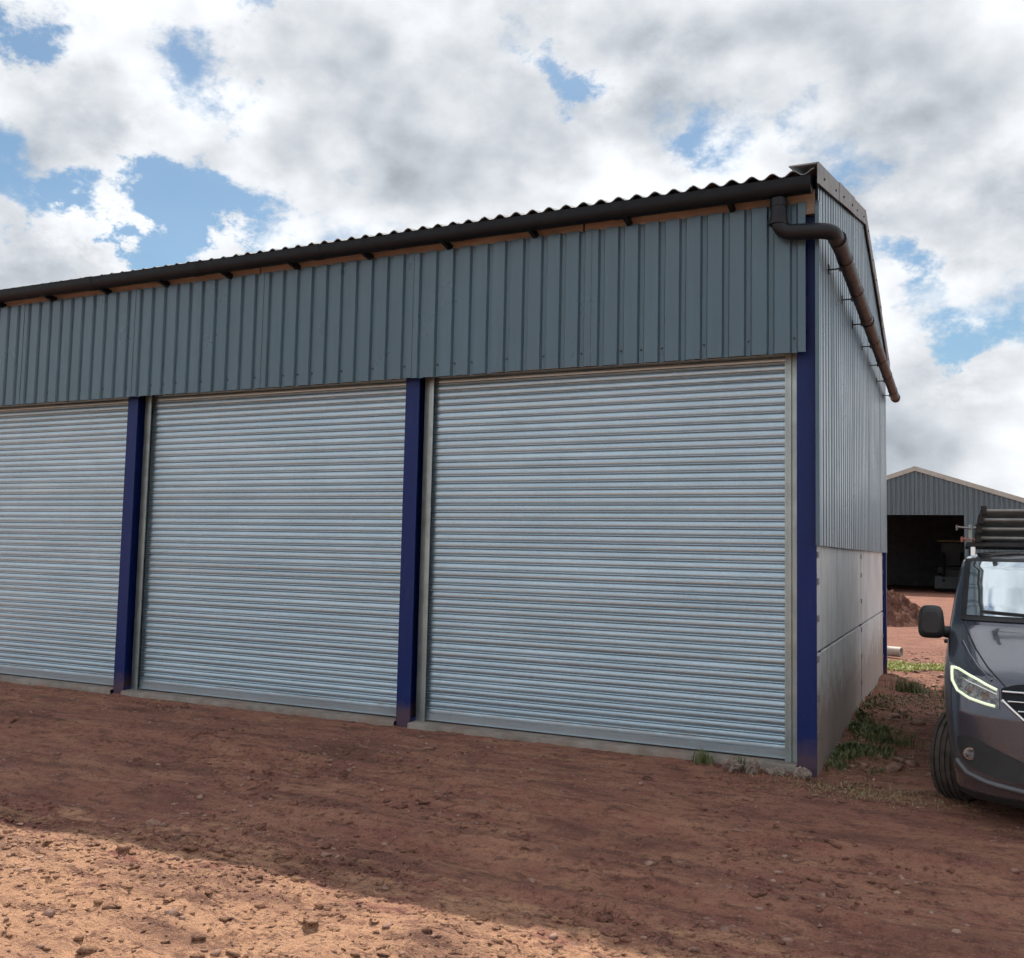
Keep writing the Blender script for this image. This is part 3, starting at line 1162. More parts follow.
# ------------------------------------------------------------------ van
VX0, VY0 = 2.14, -1.10
van = empty('van', (VX0, VY0, gz(1.3, -0.2) - 0.01), math.radians(0.0))
tag(van, 'dark grey panel van with lit headlight and ladder rack beside shed end wall', 'van')
LEV = np.array([
    # z     w     y0    D     p
    [0.165, 0.845, 0.100, 0.50, 2.8],
    [0.185, 0.875, 0.060, 0.50, 2.8],
    [0.240, 0.905, 0.020, 0.52, 2.8],
    [0.330, 0.925, 0.000, 0.54, 2.8],
    [0.450, 0.940, 0.012, 0.54, 2.8],
    [0.600, 0.955, 0.020, 0.55, 2.8],
    [0.780, 0.970, 0.030, 0.56, 2.8],
    [0.900, 0.975, 0.050, 0.58, 2.8],
    [1.000, 0.974, 0.085, 0.60, 2.8],
    [1.050, 0.970, 0.130, 0.60, 2.8],
    [1.090, 0.965, 0.215, 0.60, 2.8],
    [1.150, 0.958, 0.380, 0.58, 2.8],
    [1.240, 0.948, 0.640, 0.52, 2.8],
    [1.310, 0.938, 0.860, 0.46, 2.8],
    [1.355, 0.930, 1.000, 0.42, 2.8],
    [1.400, 0.922, 1.075, 0.40, 2.8],
    [1.500, 0.905, 1.190, 0.38, 2.8],
    [1.650, 0.878, 1.370, 0.36, 2.8],
    [1.800, 0.848, 1.555, 0.36, 2.8],
    [1.870, 0.826, 1.655, 0.38, 2.6],
    [1.910, 0.790, 1.760, 0.42, 2.6],
    [1.940, 0.720, 1.900, 0.50, 2.4],
    [1.958, 0.600, 2.080, 0.60, 2.3],
    [1.968, 0.400, 2.300, 0.70, 2.2],
])


def vpar(z):
    return [float(np.interp(z, LEV[:, 0], LEV[:, i])) for i in (1, 2, 3, 4)]


def front_y(x, z):
    w, y0, D, p = vpar(z)
    t = min(1.0, abs(x) / w)
    return y0 + D * (1 - max(0.0, 1 - t ** p) ** (1 / p))


def on_front(x, z, out=0.004):
    """point on the van's nose, pushed out along the rough normal"""
    e = 0.01
    y = front_y(x, z)
    dx = (front_y(x + e, z) - front_y(x - e, z)) / (2 * e)
    dz = (front_y(x, z + e) - front_y(x, z - e)) / (2 * e)
    nrm = Vector((dx, -1, dz)).normalized()
    return Vector((x, y, z)) + nrm * out


VL = 5.08
rows = []
NF = 40
for z in sorted(set(list(LEV[:, 0]) + list(np.linspace(0.17, 1.95, 46)))):
    w, y0, D, p = vpar(z)
    row = []
    for k in range(-NF, NF + 1):
        th = math.pi / 2 * k / NF
        sx = math.copysign(abs(math.sin(th)) ** (2 / p), th)
        cy = max(0.0, math.cos(th)) ** (2 / p)
        row.append((w * sx, y0 + D * (1 - cy), z))
    yr = VL - 0.02 - 0.10 * max(0, (z - 1.0)) ** 2
    left, right = row[0], row[-1]
    for yy in np.linspace(right[1], yr - 0.10, 16)[1:]:
        row.append((w, yy, z))
    for k in range(1, 5):
        a = math.pi / 2 * k / 4
        row.append((w - 0.10 + 0.10 * math.cos(a), yr - 0.10 + 0.10 * math.sin(a), z))
    for k in range(4, 0, -1):
        a = math.pi / 2 * k / 4
        row.append((-(w - 0.10 + 0.10 * math.cos(a)), yr - 0.10 + 0.10 * math.sin(a), z))
    for yy in np.linspace(yr - 0.10, left[1], 16)[:-1]:
        row.append((-w, yy, z))
    row.append(row[0])
    rows.append(row)
m = MB()
m.grid([r[:] for r in rows])
# close the ring, floor and roof
k0 = len(rows[0])
top_i = (len(rows) - 1) * k0
m.f.append(tuple(top_i + i for i in range(k0 - 1)))
m.f.append(tuple(i for i in range(k0 - 1))[::-1])
me_b = bpy.data.meshes.new('body')
me_b.from_pydata(m.v, [], m.f)
bm = bmesh.new()
bm.from_mesh(me_b)
bmesh.ops.remove_doubles(bm, verts=bm.verts, dist=0.0004)
bmesh.ops.triangulate(bm, faces=[f for f in bm.faces if len(f.verts) > 4])
bmesh.ops.recalc_face_normals(bm, faces=bm.faces)
bm.to_mesh(me_b)
bm.free()
me_b.materials.append(MATS['van_paint'])
body = link('body', me_b, van)
WHY = (0.935, 0.935 + 3.098)
cutters = []
for wy in WHY:
    for sx in (-1, 1):
        cm = MB(); cm.tube([(sx * 0.60, wy, 0.36), (sx * 1.3, wy, 0.36)], 0.405, 40)
        c = cm.build('cutter', None)
        c.parent = van
        md = body.modifiers.new('arch', 'BOOLEAN')
        md.operation = 'DIFFERENCE'
        md.solver = 'EXACT'
        md.object = c
        cutters.append(c)
bpy.context.view_layer.update()
dg = bpy.context.evaluated_depsgraph_get()
new_me = bpy.data.meshes.new_from_object(body.evaluated_get(dg))
body.modifiers.clear()
body.data = new_me
new_me.name = 'body'
new_me.materials.clear()
new_me.materials.append(MATS['van_paint'])
for p_ in new_me.polygons:
    p_.material_index = 0
smooth_mesh(new_me, 32)
for c in cutters:
    bpy.data.objects.remove(c, do_unlink=True)


def patch(name, mat, quad, nu=14, nv=10, out=0.006, parent=van, thick=0.0):
    """four corners (x,z): bottom-left, bottom-right, top-right, top-left -> sheet lying on the nose"""
    rows = []
    for j in range(nv + 1):
        t = j / nv
        r = []
        for i in range(nu + 1):
            s = i / nu
            s = 0.5 - 0.5 * math.cos(math.pi * s)
            x = (quad[0][0] * (1 - s) + quad[1][0] * s) * (1 - t) + (quad[3][0] * (1 - s) + quad[2][0] * s) * t
            z = (quad[0][1] * (1 - s) + quad[1][1] * s) * (1 - t) + (quad[3][1] * (1 - s) + quad[2][1] * s) * t
            r.append(on_front(x, z, out))
        rows.append(r)
    m = MB()
    m.grid(rows)
    # skirt back to the body so that it is no loose sheet
    loop = rows[0] + [r[-1] for r in rows[1:]] + rows[-1][::-1][1:] + [r[0] for r in rows[::-1][1:]]
    m.grid([loop, [q + Vector((0, out + 0.008, 0)) for q in loop]])
    return m.build(name, mat, parent, 40)


def poly_patch(name, mat, lo, hi, xs, out, parent=van):
    """patch between a lower and an upper curve z(x)"""
    rows = [[], []]
    n = 8
    rows = []
    for j in range(n + 1):
        t = j / n
        rows.append([on_front(x, lo(x) * (1 - t) + hi(x) * t, out) for x in xs])
    m = MB()
    m.grid(rows)
    loop = rows[0] + [r[-1] for r in rows[1:]] + rows[-1][::-1][1:] + [r[0] for r in rows[::-1][1:]]
    m.grid([loop, [q + Vector((0, out + 0.008, 0)) for q in loop]])
    return m.build(name, mat, parent, 40)


def curve_fn(pts):
    px = [p[0] for p in pts]
    pz = [p[1] for p in pts]
    return lambda x: float(np.interp(x, px, pz))


def strip(name, mat, pts, r, out=0.006, parent=van, n=8):
    """rounded bead that follows the nose through (x,z) points"""
    P = []
    for a, b in zip(pts, pts[1:]):
        for k in range(n):
            t = k / n
            P.append(on_front(a[0] * (1 - t) + b[0] * t, a[1] * (1 - t) + b[1] * t, out))
    P.append(on_front(*pts[-1], out))
    m = MB()
    m.tube(P, r, 8)
    return m.build(name, mat, parent, 60)


# windscreen with black surround
patch('windscreen_surround', 'van_plastic', [(-0.850, 1.385), (0.850, 1.385), (0.805, 1.885), (-0.805, 1.885)], 56, 30, 0.008)
patch('windscreen', 'van_glass', [(-0.805, 1.420), (0.805, 1.420), (0.762, 1.855), (-0.762, 1.855)], 56, 30, 0.013)
for sx in (-1, 1):
    wp = strip('wiper', 'van_plastic', [(sx * 0.10, 1.40), (sx * 0.30, 1.43), (sx * 0.70, 1.45)], 0.009, 0.022)
# front door glass and pillars on each side
for sx in (-1, 1):
    def side_pt(y, z, out=0.004):
        w = vpar(z)[0]
        return (sx * (w + out), y, z)
    m = MB()
    rows = []
    for j in range(9):
        z = 1.36 + (1.80 - 1.36) * j / 8
        ya = 1.42 + (z - 1.36) * 0.95
        rows.append([side_pt(ya + (2.45 - ya) * i / 10, z) for i in range(11)])
    m.grid(rows)
    m.build('door_window', 'van_glass', van, 40)
    for yy in (1.36, 2.52):
        m = MB()
        m.tube([side_pt(yy + (0 if z < 1.3 or yy > 2 else (z - 1.3) * .9), z, 0.0) for z in np.linspace(0.35, 1.84, 16)], 0.004, 6)
        m.build('door_seam', 'van_plastic', van)
    m = MB(); m.tube([side_pt(2.28, 1.12, .02), side_pt(2.46, 1.12, .02)], 0.016, 8); m.build('door_handle', 'van_plastic', van)
    m = MB(); m.prism([(1.42, 0.42), (4.0, 0.42), (3.55, 0.60), (1.5, 0.60)] if False else [(1.40, 0.40), (3.50, 0.40), (3.50, 0.56), (1.40, 0.56)], 'x', min(sx * 0.94, sx * 0.978), max(sx * 0.94, sx * 0.978)); m.build('side_moulding', 'van_plastic', van, bevel=.01)
    # mirror: tall rounded head on an arm
    mr = MB()
    secs = []
    cx, cy, cz = sx * 1.075, 1.20, 1.36
    prof_m = []
    for yy, sc in ((-0.085, 0.62), (-0.075, 0.80), (-0.045, 0.95), (0.0, 1.0), (0.06, 1.0), (0.075, 0.93)):
        ring = []
        for k in range(28):
            a = 2 * math.pi * k / 28
            ex = math.copysign(abs(math.cos(a)) ** 0.5, math.cos(a)) * 0.098 * sc
            ez = math.copysign(abs(math.sin(a)) ** 0.5, math.sin(a)) * 0.135 * sc
            ex *= 1 - 0.10 * (ez / 0.135)
            ring.append((cx + ex, cy + yy, cz + ez))
        ring.append(ring[0])
        secs.append(ring)
    mr.grid(secs)
    mr.add(secs[0][:-1], [tuple(range(28))])
    mr.add(secs[-1][:-1], [tuple(range(28))])
    mo = mr.build('door_mirror', 'van_plastic', van, 50)
    m = MB(); m.add([(p[0], p[1] + .003, p[2]) for p in secs[-1][:-1]], [tuple(range(28))]); m.build('mirror_glass', 'van_chrome', mo)
    m = MB(); m.tube([(sx * 1.02, 1.22, 1.29), (sx * 0.96, 1.25, 1.28), (sx * 0.90, 1.30, 1.27)], [0.045, 0.048, 0.06], 12); m.build('mirror_arm', 'van_plastic', mo, 60)

    # headlamp: swept unit with a C shaped running light
    lo = curve_fn([(0.615, 0.835), (0.70, 0.848), (0.80, 0.872), (0.87, 0.905), (0.91, 0.96), (0.93, 1.03)])
    hi = curve_fn([(0.615, 0.965), (0.70, 1.000), (0.80, 1.045), (0.87, 1.075), (0.91, 1.092), (0.93, 1.098)])
    xs_ = [sx * x for x in np.linspace(0.615, 0.93, 18)]
    hl = poly_patch('headlight', 'lamp_glass', lambda x: lo(abs(x)), lambda x: hi(abs(x)), xs_, 0.006)
    strip('running_light', 'running_light', [(sx * 0.625, 0.962), (sx * 0.70, 0.994), (sx * 0.80, 1.038), (sx * 0.87, 1.066), (sx * 0.912, 1.070), (sx * 0.908, 0.99), (sx * 0.875, 0.925), (sx * 0.80, 0.886), (sx * 0.70, 0.862), (sx * 0.64, 0.852)], 0.0100, 0.010, hl)
    strip('lamp_bar', 'van_chrome', [(sx * 0.625, 0.930), (sx * 0.74, 0.975), (sx * 0.85, 1.012)], 0.007, 0.010, hl)
    for bx, bz in ((0.70, 0.915), (0.79, 0.945)):
        p = on_front(sx * bx, bz, 0.006)
        m = MB(); m.tube([p + Vector((0, .004, 0)), p + Vector((0, -.012, 0))], [0.038, 0.030], 16); m.build('lens', 'lamp_glass', hl, 40)
    # black line of the bonnet edge, sweeping from the pillar to the grille
    strip('bonnet_seam', 'van_plastic', [(sx * 0.83, 1.375), (sx * 0.80, 1.30), (sx * 0.75, 1.20), (sx * 0.68, 1.10), (sx * 0.61, 1.03), (sx * 0.57, 0.985)], 0.006, 0.001)
    strip('wing_crease', 'van_paint', [(sx * 0.84, 1.24), (sx * 0.80, 1.17), (sx * 0.74, 1.09), (sx * 0.66, 1.02)], 0.010, 0.000)
    # fog lamp pocket and fog lamp
    lo2 = curve_fn([(0.10, 0.335), (0.45, 0.345), (0.65, 0.365), (0.78, 0.40), (0.85, 0.45), (0.885, 0.54)])
    hi2 = curve_fn([(0.10, 0.47), (0.45, 0.485), (0.60, 0.545), (0.75, 0.605), (0.85, 0.622), (0.885, 0.60)])
    xs_ = [sx * x for x in np.linspace(0.10, 0.885, 26)]
    fg = poly_patch('lower_grille', 'van_plastic', lambda x: lo2(abs(x)), lambda x: hi2(abs(x)), xs_, 0.005)
    p = on_front(sx * 0.80, 0.50, 0.008)
    m = MB(); m.tube([p + Vector((0, .02, 0)), p + Vector((0, -.010, 0))], [0.046, 0.043], 20); fo = m.build('fog_light', 'van_chrome', van, 40)
    m = MB(); m.tube([p + Vector((0, -.006, 0)), p + Vector((0, -.016, 0))], [0.036, 0.030], 20); m.build('fog_lens', 'lamp_glass', fo, 40)
    strip('bumper_lip', 'van_grey_trim', [(sx * 0.05, 0.285), (sx * 0.45, 0.295), (sx * 0.70, 0.325), (sx * 0.82, 0.36), (sx * 0.885, 0.43)], 0.020, 0.004)
    strip('grille_trim', 'van_chrome', [(sx * 0.595, 0.90), (sx * 0.55, 0.855), (sx * 0.47, 0.78), (sx * 0.36, 0.725), (sx * 0.02, 0.70)], 0.013, 0.010)

# grille
hi3 = curve_fn([(0.0, 1.040), (0.35, 1.03), (0.52, 1.005), (0.60, 0.975)])
lo3 = curve_fn([(0.0, 0.70), (0.36, 0.725), (0.47, 0.78), (0.55, 0.855), (0.60, 0.90)])
xs_ = list(np.linspace(-0.60, 0.60, 41))
gr = poly_patch('grille', 'black_plastic', lambda x: lo3(abs(x)), lambda x: hi3(abs(x)), xs_, 0.005)
for z, xe in ((0.955, 0.59), (0.895, 0.56), (0.835, 0.50), (0.775, 0.43)):
    strip('grille_bar', 'van_chrome', [(-xe, z), (0, z + 0.012), (xe, z)], 0.009 if z > 0.9 else 0.006, 0.012, gr)
m = MB()
q = on_front(0, 0.50, 0.02)
m.box(-0.26, 0.26, q.y - 0.01, q.y + 0.01, 0.45, 0.56); m.build('number_plate', 'white_plate', van)
patch('skirt', 'van_plastic', [(-0.84, 0.172), (0.84, 0.172), (0.885, 0.235), (-0.885, 0.235)], 40, 4, 0.006)

# dashboard and seats seen dimly through the glass are inside the body; wheels
tyre = MB()
R0, Wt = 0.338, 0.215
pr = []
def tp(x, r): pr.append((x, r))
tp(-0.085, 0.215); tp(-0.105, 0.245); tp(-0.110, 0.285); tp(-0.102, 0.318); tp(-0.088, 0.332)
for gx0 in (-0.060, -0.020, 0.020, 0.060):
    tp(gx0 - 0.006, R0); tp(gx0 - 0.0055, R0 - 0.009); tp(gx0 + 0.0055, R0 - 0.009); tp(gx0 + 0.006, R0)
tp(0.088, 0.332); tp(0.102, 0.318); tp(0.110, 0.285); tp(0.105, 0.245); tp(0.085, 0.215)
SEGT = 48
rows = []
for k in range(SEGT + 1):
    a = 2 * math.pi * k / SEGT
    rows.append([(x, r * math.cos(a), r * math.sin(a)) for x, r in pr])
tyre.grid(rows)
tyre_me = tyre.mesh('tyre', 'dusty_rubber', 30)
rim = MB()
rim.tube([(-0.085, 0, 0), (0.06, 0, 0), (0.088, 0, 0)], [0.216, 0.214, 0.222], 32, cap=False)
for k in range(10):
    a = 2 * math.pi * k / 10
    c, s_ = math.cos(a), math.sin(a)
    def rp(x, r, t): return (x, r * c - t * s_, r * s_ + t * c)
    rim.add([rp(.07, .03, -.02), rp(.07, .03, .02), rp(.062, .215, .026), rp(.062, .215, -.026), rp(.04, .03, -.02), rp(.04, .03, .02), rp(.03, .215, .026), rp(.03, .215, -.026)],
            [(0, 1, 2, 3), (0, 1, 5, 4), (1, 2, 6, 5), (2, 3, 7, 6), (3, 0, 4, 7), (4, 5, 6, 7)])
rim.tube([(0.0, 0, 0), (0.078, 0, 0)], 0.055, 16)
rim.tube([(-0.02, 0, 0), (-0.01, 0, 0)], 0.212, 24)
rim_me = rim.mesh('rim', 'alloy', 40)
lug = MB()
for k in range(60):
    a = 2 * math.pi * k / 60
    for side in (-1, 1):
        c, s_ = math.cos(a), math.sin(a)
        x0, x1 = side * 0.068, side * 0.104
        r1, r2 = R0 - 0.002, 0.322
        t = 0.011
        lug.add([(x0, r1 * c - t * s_, r1 * s_ + t * c), (x0, r1 * c + t * s_, r1 * s_ - t * c), (x1, r2 * c + t * s_, r2 * s_ - t * c), (x1, r2 * c - t * s_, r2 * s_ + t * c),
                 (x0, (r1 + .006) * c - t * .8 * s_, (r1 + .006) * s_ + t * .8 * c), (x0, (r1 + .006) * c + t * .8 * s_, (r1 + .006) * s_ - t * .8 * c),
                 (x1, (r2 + .006) * c + t * .8 * s_, (r2 + .006) * s_ - t * .8 * c), (x1, (r2 + .006) * c - t * .8 * s_, (r2 + .006) * s_ + t * .8 * c)],
                [(4, 5, 6, 7), (0, 1, 5, 4), (1, 2, 6, 5), (2, 3, 7, 6), (3, 0, 4, 7)])
lug_me = lug.mesh('tread', 'dusty_rubber')
for iy, wy in enumerate(WHY):
    for sx in (-1, 1):
        wh = empty('wheel', (sx * 0.868, wy, R0 + 0.004))
        wh.parent = van
        wh.rotation_euler.z = (math.pi if sx < 0 else 0) + (math.radians(-22) if iy == 0 else 0)
        t_ = link('tyre', tyre_me, wh)
        link('rim', rim_me, wh)
        tag(link('tread', lug_me, wh), kind='stuff')
m = MB(); m.box(-0.62, 0.62, 0.25, 4.9, 0.2, 0.30); m.build('underbody', 'van_plastic', van)

# roof rack
rack = empty('roof_rack', (0, 0, 1.965)); rack.parent = van
for yy in (2.20, 3.20, 4.30):
    m = MB(); m.box(-0.80, 0.80, yy - 0.03, yy + 0.03, 0.035, 0.075); m.build('cross_bar', 'dark_steel', rack, bevel=.006)
    for sx in (-1, 1):
        m = MB(); m.box(sx * 0.745 - 0.02, sx * 0.745 + 0.02, yy - 0.035, yy + 0.035, -0.06, 0.034); m.build('foot', 'van_chrome' if yy < 2.5 else 'dark_steel', rack, bevel=.005)
        m = MB(); m.box(sx * 0.765 - 0.016, sx * 0.765 + 0.016, yy - 0.022, yy + 0.022, 0.0755, 0.235); m.build('upright', 'galvanised_guide', rack, bevel=.004)
# ladder clamps screwed through the left uprights
for zz, ln, mt in ((0.200, 0.115, 'aluminium'), (0.095, 0.075, 'clamp_red')):
    m = MB()
    m.tube([(-0.76, 2.15, zz), (-0.76 - ln, 2.15, zz + 0.012)], 0.009, 8)
    m.tube([(-0.76 - ln, 2.15, zz - 0.018), (-0.76 - ln, 2.15, zz + 0.03)], 0.012, 8)
    m.tube([(-0.74, 2.15, zz), (-0.68, 2.15, zz + 0.01)], 0.014, 8)
    m.build('clamp', mt, rack)


def ladder(x0, x1, ya, yb, z, label, hgt=0.07):
    L = empty('ladder', (VX0 + (x0 + x1) / 2, VY0 + ya, van.location.z + 1.965 + z))
    tag(L, label, 'ladder', 'ladders stacked on the van roof')
    hw = (x1 - x0) / 2
    for sx in (-1, 1):
        m = MB(); m.box(sx * hw - 0.014, sx * hw + 0.014, 0, yb - ya, 0, hgt); m.build('stile', 'ladder_dark', L, bevel=.004)
        m = MB(); m.box(sx * hw - 0.022, sx * hw + 0.022, -0.035, 0.05, -0.004, hgt + 0.004); m.build('foot', 'rubber', L, bevel=.006)
    y = 0.12
    while y < yb - ya - 0.05:
        m = MB(); m.tube([(-hw + .0145, y, hgt / 2), (hw - .0145, y, hgt / 2)], 0.016, 8); m.build('rung', 'aluminium', L)
        y += 0.27
    return L


ladder(-0.705, -0.17, 2.06, 4.80, 0.077, 'lowest of the ladders stacked on the van roof')
ladder(-0.695, -0.18, 2.02, 4.70, 0.158, 'second ladder up of the stack on the van roof')
ladder(-0.680, -0.19, 1.98, 4.60, 0.239, 'second ladder from the top of the stack on the van roof')
ladder(-0.655, -0.20, 1.94, 4.55, 0.320, 'topmost ladder of the stack on the van roof')

# ------------------------------------------------------------------ loose things on the yard
m = MB()
P0, P1 = Vector((-0.95, 11.55, 0.10)), Vector((0.26, 11.10, 0.10))
ax_ = (P1 - P0).normalized()
R_o, R_i = 0.095, 0.078
m.tube([P0, P1], R_o, 20, cap=False)
m.tube([P0, P1], R_i, 20, cap=False)
b_ = ax_.cross(Vector((0, 0, 1))).normalized(); c__ = ax_.cross(b_)
for P in (P0, P1):
    vs = []
    for k in range(20):
        a = 2 * math.pi * k / 20
        d_ = b_ * math.cos(a) + c__ * math.sin(a)
        vs += [P + d_ * R_o, P + d_ * R_i]
    m.add(vs, [(2 * k, 2 * ((k + 1) % 20), 2 * ((k + 1) % 20) + 1, 2 * k + 1) for k in range(20)])
o = m.build('drain_pipe', 'pale_pipe', None, 50)
tag(o, 'short pale pipe lying on the ground behind the shed corner', 'pipe')


def rock_mesh(name, sx, sy, sz, seed, mat, sub=4, rough=0.55):
    bm = bmesh.new()
    bmesh.ops.create_icosphere(bm, subdivisions=sub, radius=1)
    r = np.random.default_rng(seed)
    dirs = [Vector(r.normal(size=3)).normalized() for _ in range(14)]
    offs = [r.uniform(0.62, 0.95) for _ in dirs]
    for v in bm.verts:
        s = 1.0
        for d_, o_ in zip(dirs, offs):
            k = v.co.normalized().dot(d_)
            if k > 0 and k * s > o_:
                s = o_ / k
        nn = float(fbm(np.array([v.co.x * 2 + seed]), np.array([v.co.y * 2 + v.co.z * 1.7]), 2.4, 4, seed)[0])
        s *= 1 + rough * nn
        v.co = Vector((v.co.x * s * sx, v.co.y * s * sy, v.co.z * s * sz))
    me_ = bpy.data.meshes.new(name)
    bm.to_mesh(me_)
    bm.free()
    me_.materials.append(MATS[mat])
    smooth_mesh(me_, 28)
    return me_


for i, (x, y, s, lab) in enumerate((
        (-0.50, -0.22, (0.092, 0.075, 0.070), 'larger broken pinkish stone below the grass tufts at the right shutter'),
        (-0.34, -0.19, (0.068, 0.058, 0.080), 'upright pale stone beside the broken stone at the right shutter'),
        (0.06, -0.13, (0.082, 0.06, 0.050), 'flat pale stone at the foot of the right corner column'),
        (-0.14, -0.15, (0.10, 0.06, 0.048), 'low grey stone half sunk left of the right corner column'))):
    o = link('stone', rock_mesh('stone', *s, 40 + i, 'stone'))
    o.location = (x, y, gz(x, y) + s[2] * 0.45)
    o.rotation_euler.z = i * 1.3
    tag(o, lab, 'stone', 'stones in front of the right shutter')

# heap of dug earth
hx, hy = -1.35, 22.0
xs2 = np.linspace(-2.6, 2.0, 90)
ys2 = np.linspace(-2.0, 2.2, 80)
HX, HY = np.meshgrid(xs2, ys2)
rr = np.sqrt((HX / 2.1) ** 2 + (HY / 1.7) ** 2)
HZ = 1.20 * np.clip(1 - rr, 0, 1) ** 0.8 * (1 + 0.5 * fbm(HX, HY, 0.9, 3, 61)) + 0.75 * np.abs(fbm(HX, HY, 2.6, 5, 63, .65)) * np.clip(1.25 - rr, 0, 1) - 0.06 - 0.2 * np.clip(rr - 1, 0, 1)
rows = [[(HX[j, i], HY[j, i], HZ[j, i]) for i in range(len(xs2))] for j in range(len(ys2))]
m = MB(); m.grid(rows)
o = m.build('earth_heap', 'heap_soil', None, 40)
o.location = (hx, hy, -0.02)
tag(o, 'rough heap of dug brown earth between the shed corner and far shed', 'earth heap')

# loose clods and pebbles over the yard
ico = bmesh.new()
bmesh.ops.create_icosphere(ico, subdivisions=1, radius=1)
iv = np.array([v.co[:] for v in ico.verts])
ifc = np.array([[v.index for v in f.verts] for f in ico.faces])
ico.free()


def scatter(name, mat, pts, sizes, label, seed, flat=0.6, sink=0.25):
    r = np.random.default_rng(seed)
    N = len(pts)
    nv = len(iv)
    V = np.repeat(iv[None], N, 0) * (1 + 0.42 * r.normal(size=(N, nv, 1))).clip(0.35, 1.8)
    V = V * (np.stack([r.uniform(.7, 1.35, N), r.uniform(.7, 1.2, N), r.uniform(.75, 1.15, N) * flat], -1)[:, None, :])
    an = r.uniform(0, 6.28, N)
    c, s_ = np.cos(an)[:, None], np.sin(an)[:, None]
    X = V[:, :, 0] * c - V[:, :, 1] * s_
    Y = V[:, :, 0] * s_ + V[:, :, 1] * c
    V = np.stack([X, Y, V[:, :, 2]], -1) * sizes[:, None, None]
    z = ground_h(pts[:, 0], pts[:, 1])
    V = V + np.stack([pts[:, 0], pts[:, 1], z + sizes * flat * (0.6 - sink)], -1)[:, None, :]
    F = ifc[None] + (np.arange(N) * nv)[:, None, None]
    F = F.reshape(-1, 3).astype(np.int32)
    me_ = bpy.data.meshes.new(name)
    me_.vertices.add(N * nv)
    me_.vertices.foreach_set('co', V.astype(np.float32).ravel())
    me_.loops.add(F.size)
    me_.loops.foreach_set('vertex_index', F.ravel())
    me_.polygons.add(len(F))
    me_.polygons.foreach_set('loop_start', (np.arange(len(F)) * 3).astype(np.int32))
    me_.polygons.foreach_set('loop_total', np.full(len(F), 3, np.int32))
    me_.update()
    me_.validate()
    me_.materials.append(MATS[mat])
    o = link(name, me_)
    tag(o, label, name.replace('_', ' ') if ' ' not in name else name, kind='stuff')
    return o


def yard_points(N, seed, dens_seed, thr):
    r = np.random.default_rng(seed)
    P = np.stack([r.uniform(-9.5, 3.6, N * 4), r.uniform(-6.2, -0.06, N * 4)], -1)
    d = fbm(P[:, 0], P[:, 1], 0.9, 4, dens_seed) + 0.5
    ok = d + r.normal(size=len(P)) * 0.12 > thr
    P = P[ok][:N]
    return P


P = yard_points(5000, 1, 5, 0.52)
S = np.exp(rng.normal(math.log(0.0075), 0.5, len(P))).clip(0.003, 0.030)
scatter('pebbles', 'pebble', P, S, 'loose reddish pebbles scattered over the trodden yard', 3, 0.5, 0.4)
P = yard_points(8000, 2, 15, 0.56)
S = np.exp(rng.normal(math.log(0.009), 0.6, len(P))).clip(0.003, 0.045)
scatter('clods', 'soil_clods', P, S, 'crumbled clods of brown soil scattered over the yard', 4, 0.42, 0.45)
P = yard_points(130, 8, 25, 0.50)
S = np.exp(rng.normal(math.log(0.026), 0.35, len(P))).clip(0.015, 0.055)
scatter('half_buried_stones', 'pebble', P, S, 'larger half buried stones showing through the yard', 14, 0.42, 0.55)
# more in the loose soil near the camera
r3 = np.random.default_rng(33)
P = np.stack([r3.uniform(-7.5, 1.5, 7000), -3.75 - np.abs(r3.normal(size=7000)) * 0.9], -1)
S = np.exp(r3.normal(math.log(0.0075), 0.6, len(P))).clip(0.003, 0.034)
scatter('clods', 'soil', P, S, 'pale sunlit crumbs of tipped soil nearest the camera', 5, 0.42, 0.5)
# rubble along the end wall and on the track behind
P = np.stack([r3.uniform(0.25, 2.6, 1400), r3.uniform(0.1, 13.0, 1400)], -1)
S = np.exp(r3.normal(math.log(0.016), 0.55, len(P))).clip(0.006, 0.075)
scatter('pebbles', 'pebble', P, S, 'stony rubble strewn along the foot of the end wall', 6)


# grass and weeds
def blades(pts, hmin, hmax, width, seed, lean=0.5, zfun=None):
    r = np.random.default_rng(seed)
    N = len(pts)
    h = r.uniform(hmin, hmax, N)
    an = r.uniform(0, 2 * math.pi, N)
    ln = r.uniform(0.1, lean, N) * h
    z = ground_h(pts[:, 0], pts[:, 1]) - 0.005
    w = width * r.uniform(0.6, 1.4, N)
    dx, dy = np.cos(an), np.sin(an)
    base = np.stack([pts[:, 0], pts[:, 1], z], -1)
    side = np.stack([-dy, dx, np.zeros(N)], -1) * w[:, None]
    d3 = np.stack([dx, dy, np.zeros(N)], -1)
    upv = np.array([0, 0, 1.0])
    a = base - side
    b = base + side
    c = base + d3 * (ln * .35)[:, None] + upv * (h * .6)[:, None] - side * .8
    d = base + d3 * (ln * .35)[:, None] + upv * (h * .6)[:, None] + side * .8
    e = base + d3 * ln[:, None] + upv * h[:, None]
    V = np.stack([a, b, d, c, e], 1)
    return V


def blade_object(name, V, mat, parent=None):
    N = len(V)
    verts = V.reshape(-1, 3)
    me_ = bpy.data.meshes.new(name)
    o5 = np.arange(N) * 5
    fq = np.stack([o5, o5 + 1, o5 + 2, o5 + 3], -1)
    ft = np.stack([o5 + 3, o5 + 2, o5 + 4], -1)
    me_.from_pydata(verts.tolist(), [], fq.tolist() + ft.tolist())
    me_.materials.append(MATS[mat])
    return link(name, me_, parent)


r4 = np.random.default_rng(5)
